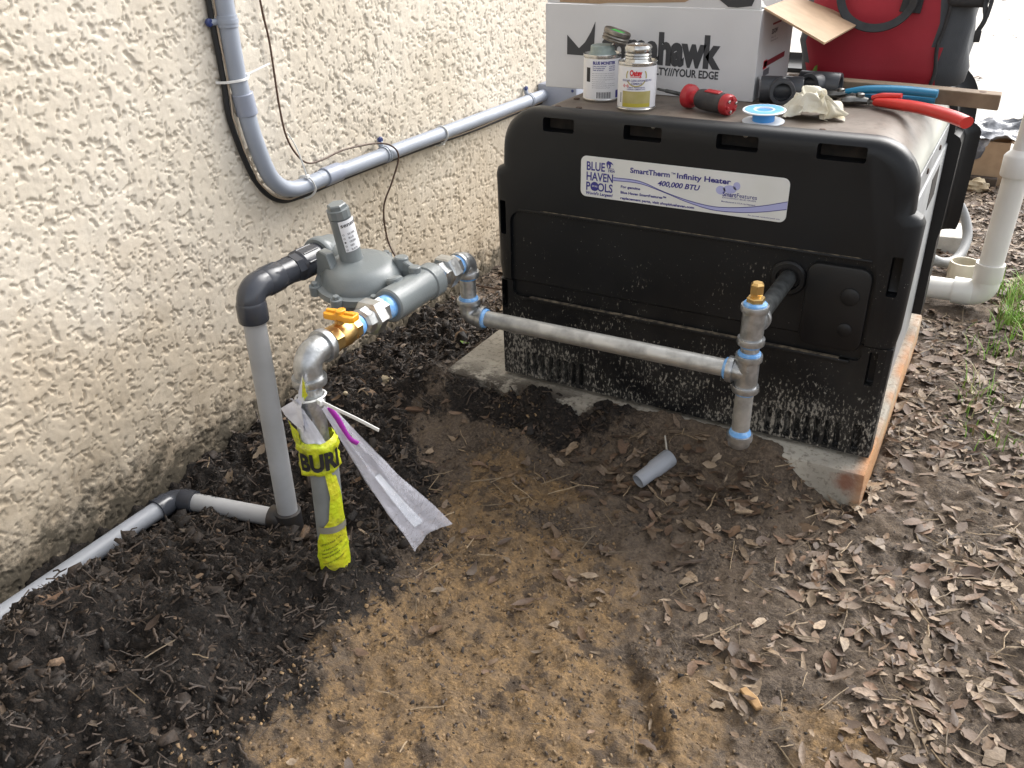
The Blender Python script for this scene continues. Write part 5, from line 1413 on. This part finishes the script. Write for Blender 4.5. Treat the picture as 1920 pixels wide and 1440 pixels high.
# roll of thread tape
tr = thing('tape_roll', 'white spool of blue thread seal tape at the heater lid edge', 'tape roll', (1.040, 1.792, ZT))
trM = Matrix.Translation((1.040, 1.792, ZT + .0005)) @ Matrix.Rotation(R(3), 4, 'X')
M_SPOOL = mat('white_spool_plastic', (.76, .80, .84), None, rough=.25)
mk('lower_flange', xf(rod((0, 0, 0), (0, 0, 1), [(0, .040), (.0005, .041), (.002, .041), (.0025, .040)], 40), trM), M_SPOOL, tr)
mk('tape_winding', xf(rod((0, 0, .0022), (0, 0, 1), [(0, .0215), (.0195, .0215)], 36), trM), mat('blue_tape', (.06, .30, .72), None, rough=.4), tr)
uf = mk('upper_flange', xf(rod((0, 0, .0215), (0, 0, 1), [(0, .041), (.0005, .042), (.002, .042), (.0028, .041), (.0028, .017), (.0, .0165), (.0, .0165)], 40), trM), M_SPOOL, tr)
mk('blue_ring', xf(rod((0, 0, .0244), (0, 0, 1), [(0, .0375), (.0004, .0370), (.0004, .0215), (0, .021)], 40, (False, False)), trM), mat('sky_blue_print', (.16, .44, .72), None, rough=.3), uf)
mk('hub', xf(rod((0, 0, .003), (0, 0, 1), [(0, .0155), (.0175, .0155), (.0185, .013), (.018, .005)], 24), trM), mat('clear_hub', (.55, .60, .63), (.70, .72, .74), 120, .3), tr)

# crumpled work gloves / rag
def rag(c, sx, sy, sz, sd):
    bm = bmesh.new(); bmesh.ops.create_icosphere(bm, subdivisions=5, radius=1.0)
    V = np.array([v.co[:] for v in bm.verts]); F = [tuple(v.index for v in f.verts) for f in bm.faces]; bm.free()
    x, y, z = V.T
    a = np.abs(fbm(x * 1.7 + z * .7 + sd, y * 1.7 - z * .5, 2, sd))
    r = .92 + .45 * gn(x * 1.3 + z * .6, y * 1.3 - z * .4, sd + 9) - .42 * a + .16 * np.abs(gn(x * 3.3 + z, y * 3.3 - z, sd + 2)) - .13 * np.abs(gn(x * 6.2 - z * 2, y * 6.2 + z, sd + 3))
    P = V * r[:, None] * [sx, sy, sz]
    P[:, 2] = np.maximum(P[:, 2], -sz * .55) + sz * .55
    return (P + np.array(c)).tolist(), F
def cloth(c, sx, sy, hz, sd, n=64):
    u, v = np.meshgrid(np.linspace(-1, 1, n), np.linspace(-1, 1, n)); r = np.sqrt(u * u + v * v)
    a_ = .75 * gn(u * 1.7, v * 1.7, sd) + .26 * gn(u * 3.4, v * 3.4, sd + 2); b_ = .75 * gn(u * 1.7 + 7, v * 1.7, sd + 1) + .26 * gn(u * 3.4, v * 3.4 + 4, sd + 3)
    f = np.abs(gn(u * 1.6, v * 1.6, sd + 5)); k = gn(u * 3.1, v * 3.1, sd + 6); m_ = gn(u * 6, v * 6, sd + 7)
    dome = np.clip(1.08 - r ** 2.2 * .75, 0, 1)
    z = hz * dome * (.95 - .75 * f - .22 * k) + hz * .05 * m_ * dome + .004 + .006 * np.abs(gn(u * 3, v * 3, sd + 8))
    return np.stack([c[0] + sx * (u * (.9 - .12 * r) + a_ * .45), c[1] + sy * (v * (.9 - .12 * r) + b_ * .45), c[2] + np.maximum(z, .0015)], -1)
M_CLOTH = mat('cream_cloth', (.68, .64, .53), (.52, .45, .30), 26, .85, contrast=(.5, .75), bump=.0008, bscale=400)
P_ = cloth((1.116, 1.872, ZT), .066, .052, .052, 5)
rg = sheet('crumpled_rag', P_, 64, 64, M_CLOTH, None, (1.116, 1.872, ZT))
tag(rg, 'crumpled cream rag lying beside the spool of blue tape', 'rag')
mk('rag_corner', film([(1.150, 1.850, ZT + .010), (1.185, 1.848, ZT + .004), (1.180, 1.872, ZT + .006), (1.150, 1.885, ZT + .022)], 6, 6, .004, 6, 15), MATS['cream_cloth'], rg, smooth=70)

# pliers
def pliers(base, handles, head, m, lab, r):
    t = thing('pliers', lab, 'pliers', base)
    for pts, k in handles:
        rr = [r * q for q in k]
        mk('handle', tube(smooth_path(pts, 5), [float(np.interp(i, np.linspace(0, (len(pts) - 1) * 5, len(rr)), rr)) for i in range((len(pts) - 1) * 5 + 1)], 14, True, (1.0, .72)), m, t, smooth=60)
    a, b, c, d = [Vector(p) for p in head]
    mk('jaw', tube([a, a.lerp(b, .4), b, b.lerp(d, .6)], [r * .5, r * .95, r * .9, r * .6], 8, True, (1, .7)), M_STEEL, t, smooth=50)
    mk('jaw', tube([c, c.lerp(b, .4) + Vector((0, .006, .003)), b + Vector((0, 0, .003))], [r * .5, r * .85, r * .8], 8, True, (1, .7)), M_STEEL, t, smooth=50)
    mk('pivot', rod(b + Vector((0, 0, r * .1)), (0, 0, 1), [(0, r * .62), (r * .75, r * .62), (r * .9, r * .4)], 16), M_STEEL, t, smooth=30)
M_STEEL = mat('tool_steel', (.26, .26, .25), (.14, .14, .13), 60, .38, .9)
M_BLUEG = mat('blue_plastic_grip', (.015, .20, .36), (.012, .16, .30), 20, .4)
M_REDG = mat('red_plastic_grip', (.58, .035, .028), (.50, .028, .022), 20, .32)
zb = ZT + .031
pliers((1.2, 2.04, ZT), [([(1.145, 2.052, ZT + .022), (1.195, 2.050, ZT + .030), (1.26, 2.052, ZT + .032), (1.325, 2.050, ZT + .030)], (.6, .9, 1, 1, .95)),
                         ([(1.145, 2.060, ZT + .014), (1.20, 2.072, ZT + .0125), (1.26, 2.082, ZT + .012), (1.32, 2.085, ZT + .012)], (.6, .9, 1, 1, .95))],
       [(1.075, 2.050, ZT + .010), (1.135, 2.052, ZT + .016), (1.078, 2.066, ZT + .010), (1.16, 2.054, ZT + .020)], M_BLUEG, 'blue handled pliers lying along the wooden stake', .0125)
pliers((1.3, 1.95, ZT), [([(1.215, 2.012, ZT + .012), (1.255, 1.985, ZT + .016), (1.31, 1.940, ZT + .020), (1.365, 1.897, ZT + .018), (1.398, 1.868, ZT + .014)], (.75, 1.0, 1.05, 1.1, 1.05)),
                         ([(1.205, 2.022, ZT + .018), (1.225, 2.018, ZT + .024), (1.262, 2.012, ZT + .028)], (.5, .6, .45))],
       [(1.145, 2.012, ZT + .010), (1.180, 2.022, ZT + .012), (1.150, 2.032, ZT + .012), (1.212, 2.014, ZT + .012)], M_REDG, 'red handled pliers with one grip overhanging the heater edge', .0150)

# ================================================================== BEYOND THE HEATER
M_WPVC = mat('white_pvc', (.78, .77, .73), (.70, .69, .64), 6, .30, rough2=.45)
pp = thing('pool_pipe', 'thick white plastic pool pipe with elbows rising beside the heater', 'pipe', (1.49, 2.84, 0))
EX, EY, EZ = 1.503, 2.850, .052
mk('pipe', seg((1.20, 2.838, EZ), (EX - .04, EY - .002, EZ), .0335, 32), M_WPVC, pp)
path = fillet([(EX - .075, EY, EZ), (EX, EY, EZ), (EX, EY, EZ + .085)], .055, 12)
mk('elbow', J(tube(path, .0385, 32), rod((EX - .085, EY, EZ), (1, 0, 0), [(0, .0345), (0, .0405), (.05, .0405), (.055, .0385)], 32), rod((EX, EY, EZ + .10), (0, 0, -1), [(0, .0345), (0, .0405), (.05, .0405), (.055, .0385)], 32)), M_WPVC, pp, smooth=50)
mk('pipe', seg((EX, EY, EZ + .06), (EX + .008, EY, .43), .0335, 32), M_WPVC, pp)
mk('coupling', rod((EX + .006, EY, .415), (0, 0, 1), [(0, .0345), (0, .0405), (.003, .0415), (.055, .0415), (.062, .037), (.075, .024), (.10, .022)], 32), M_WPVC, pp)
mk('thin_pipe', tube(fillet([(EX + .006, EY, .50), (EX + .012, EY, .66), (EX + .10, EY, .66)], .045, 10), .0215, 24), M_WPVC, pp, smooth=50)
mk('thin_pipe', seg((EX + .09, EY, .66), (2.6, EY, .66), .0215, 24), M_WPVC, pp)
rp_ = mk('pipe_ring', pipe_h((1.432, 3.03, float(relief(1.432, 3.03)) - .01), (1.432, 3.03, .085), .045, .039), mat('beige_pvc', (.60, .56, .46), (.50, .46, .36), 10, .4), None, (1.432, 3.03, 0), smooth=35)
tag(rp_, 'beige plastic pipe stub standing open end up by the white elbow', 'pipe fitting')
fx = smooth_path([(1.30, 3.02, .10), (1.36, 3.06, .06), (1.405, 3.16, .050), (1.415, 3.27, .10), (1.37, 3.32, .18), (1.30, 3.28, .24)], 14)
fxr = [.0155 * (1 + .07 * (i % 2)) for i in range(len(fx))]
tag(mk('flexible_conduit', tube(fx, fxr, 16), mat('grey_flexible_conduit', (.27, .28, .28), (.22, .225, .225), 10, .5), None, (1.36, 3.1, .03), smooth=50), 'grey flexible conduit looping out behind the heater', 'conduit')
cb = mk('concrete_block', place(rbox(-.13, .13, -.09, .09, 0, .075, .006, 2), (1.285, 3.40, -.01), .15), mat('white_block', (.62, .60, .55), (.48, .46, .41), 20, .9, bump=.003, bscale=60), None, (1.285, 3.40, -.01))
tag(cb, 'pale concrete block behind the grey flexible conduit', 'block')
fb = thing('cardboard_carton', 'brown cardboard carton holding grey plastic bags near the patio', 'box', (1.38, 4.42, 0))
for n_, a in (('front_wall', (1.270, 1.480, 4.32, 4.326)), ('back_wall', (1.270, 1.480, 4.55, 4.556)), ('side_wall', (1.270, 1.276, 4.3262, 4.5498)), ('side_wall', (1.474, 1.480, 4.3262, 4.5498))):
    mk(n_, rbox(*a, .0, .185, .001, 1), M_KRAFT, fb)
mk('bottom', rbox(1.276, 1.474, 4.326, 4.55, .004, .010, .001, 1), M_KRAFT, fb)
mk('side_flap', fixn(([(1.48, 4.33, .185), (1.48, 4.55, .185), (1.585, 4.56, .150), (1.585, 4.32, .150), (1.48, 4.33, .189), (1.48, 4.55, .189), (1.585, 4.56, .154), (1.585, 4.32, .154)], [(0, 1, 2, 3), (7, 6, 5, 4), (0, 4, 5, 1), (1, 5, 6, 2), (2, 6, 7, 3), (3, 7, 4, 0)])), M_KRAFT, fb, smooth=0)
g = NT('grey_plastic_sack')
g.out(g.mix(g.rng(g.noise(14, 4), .4, .6), (0.13, 0.135, 0.15), (0.46, 0.47, 0.50)), .18); g.bump(g.noise(16, 3, .5), .02)
sk = mk('plastic_sack', film([(1.262, 4.31, .178), (1.495, 4.31, .19), (1.50, 4.57, .235), (1.27, 4.57, .225)], 26, 26, .032, 33, 30), g.m, None, (1.385, 4.43, .15), smooth=80)
tag(sk, 'shiny dark grey plastic sack in the brown carton', 'plastic bag')
mk('overhang', film([(1.30, 4.318, .19), (1.40, 4.315, .195), (1.375, 4.312, .115), (1.345, 4.312, .10)], 10, 10, .010, 21, 20), g.m, sk, smooth=70)
rl = mk('edging_board', rbox(1.05, 1.46, 4.255, 4.295, -.01, .045, .003, 1), mat('dark_edging_wood', (.075, .055, .04), (.045, .033, .025), 20, .85), None, (1.25, 4.27, 0))
tag(rl, 'low dark timber edging lying in front of the brown carton', 'edging')
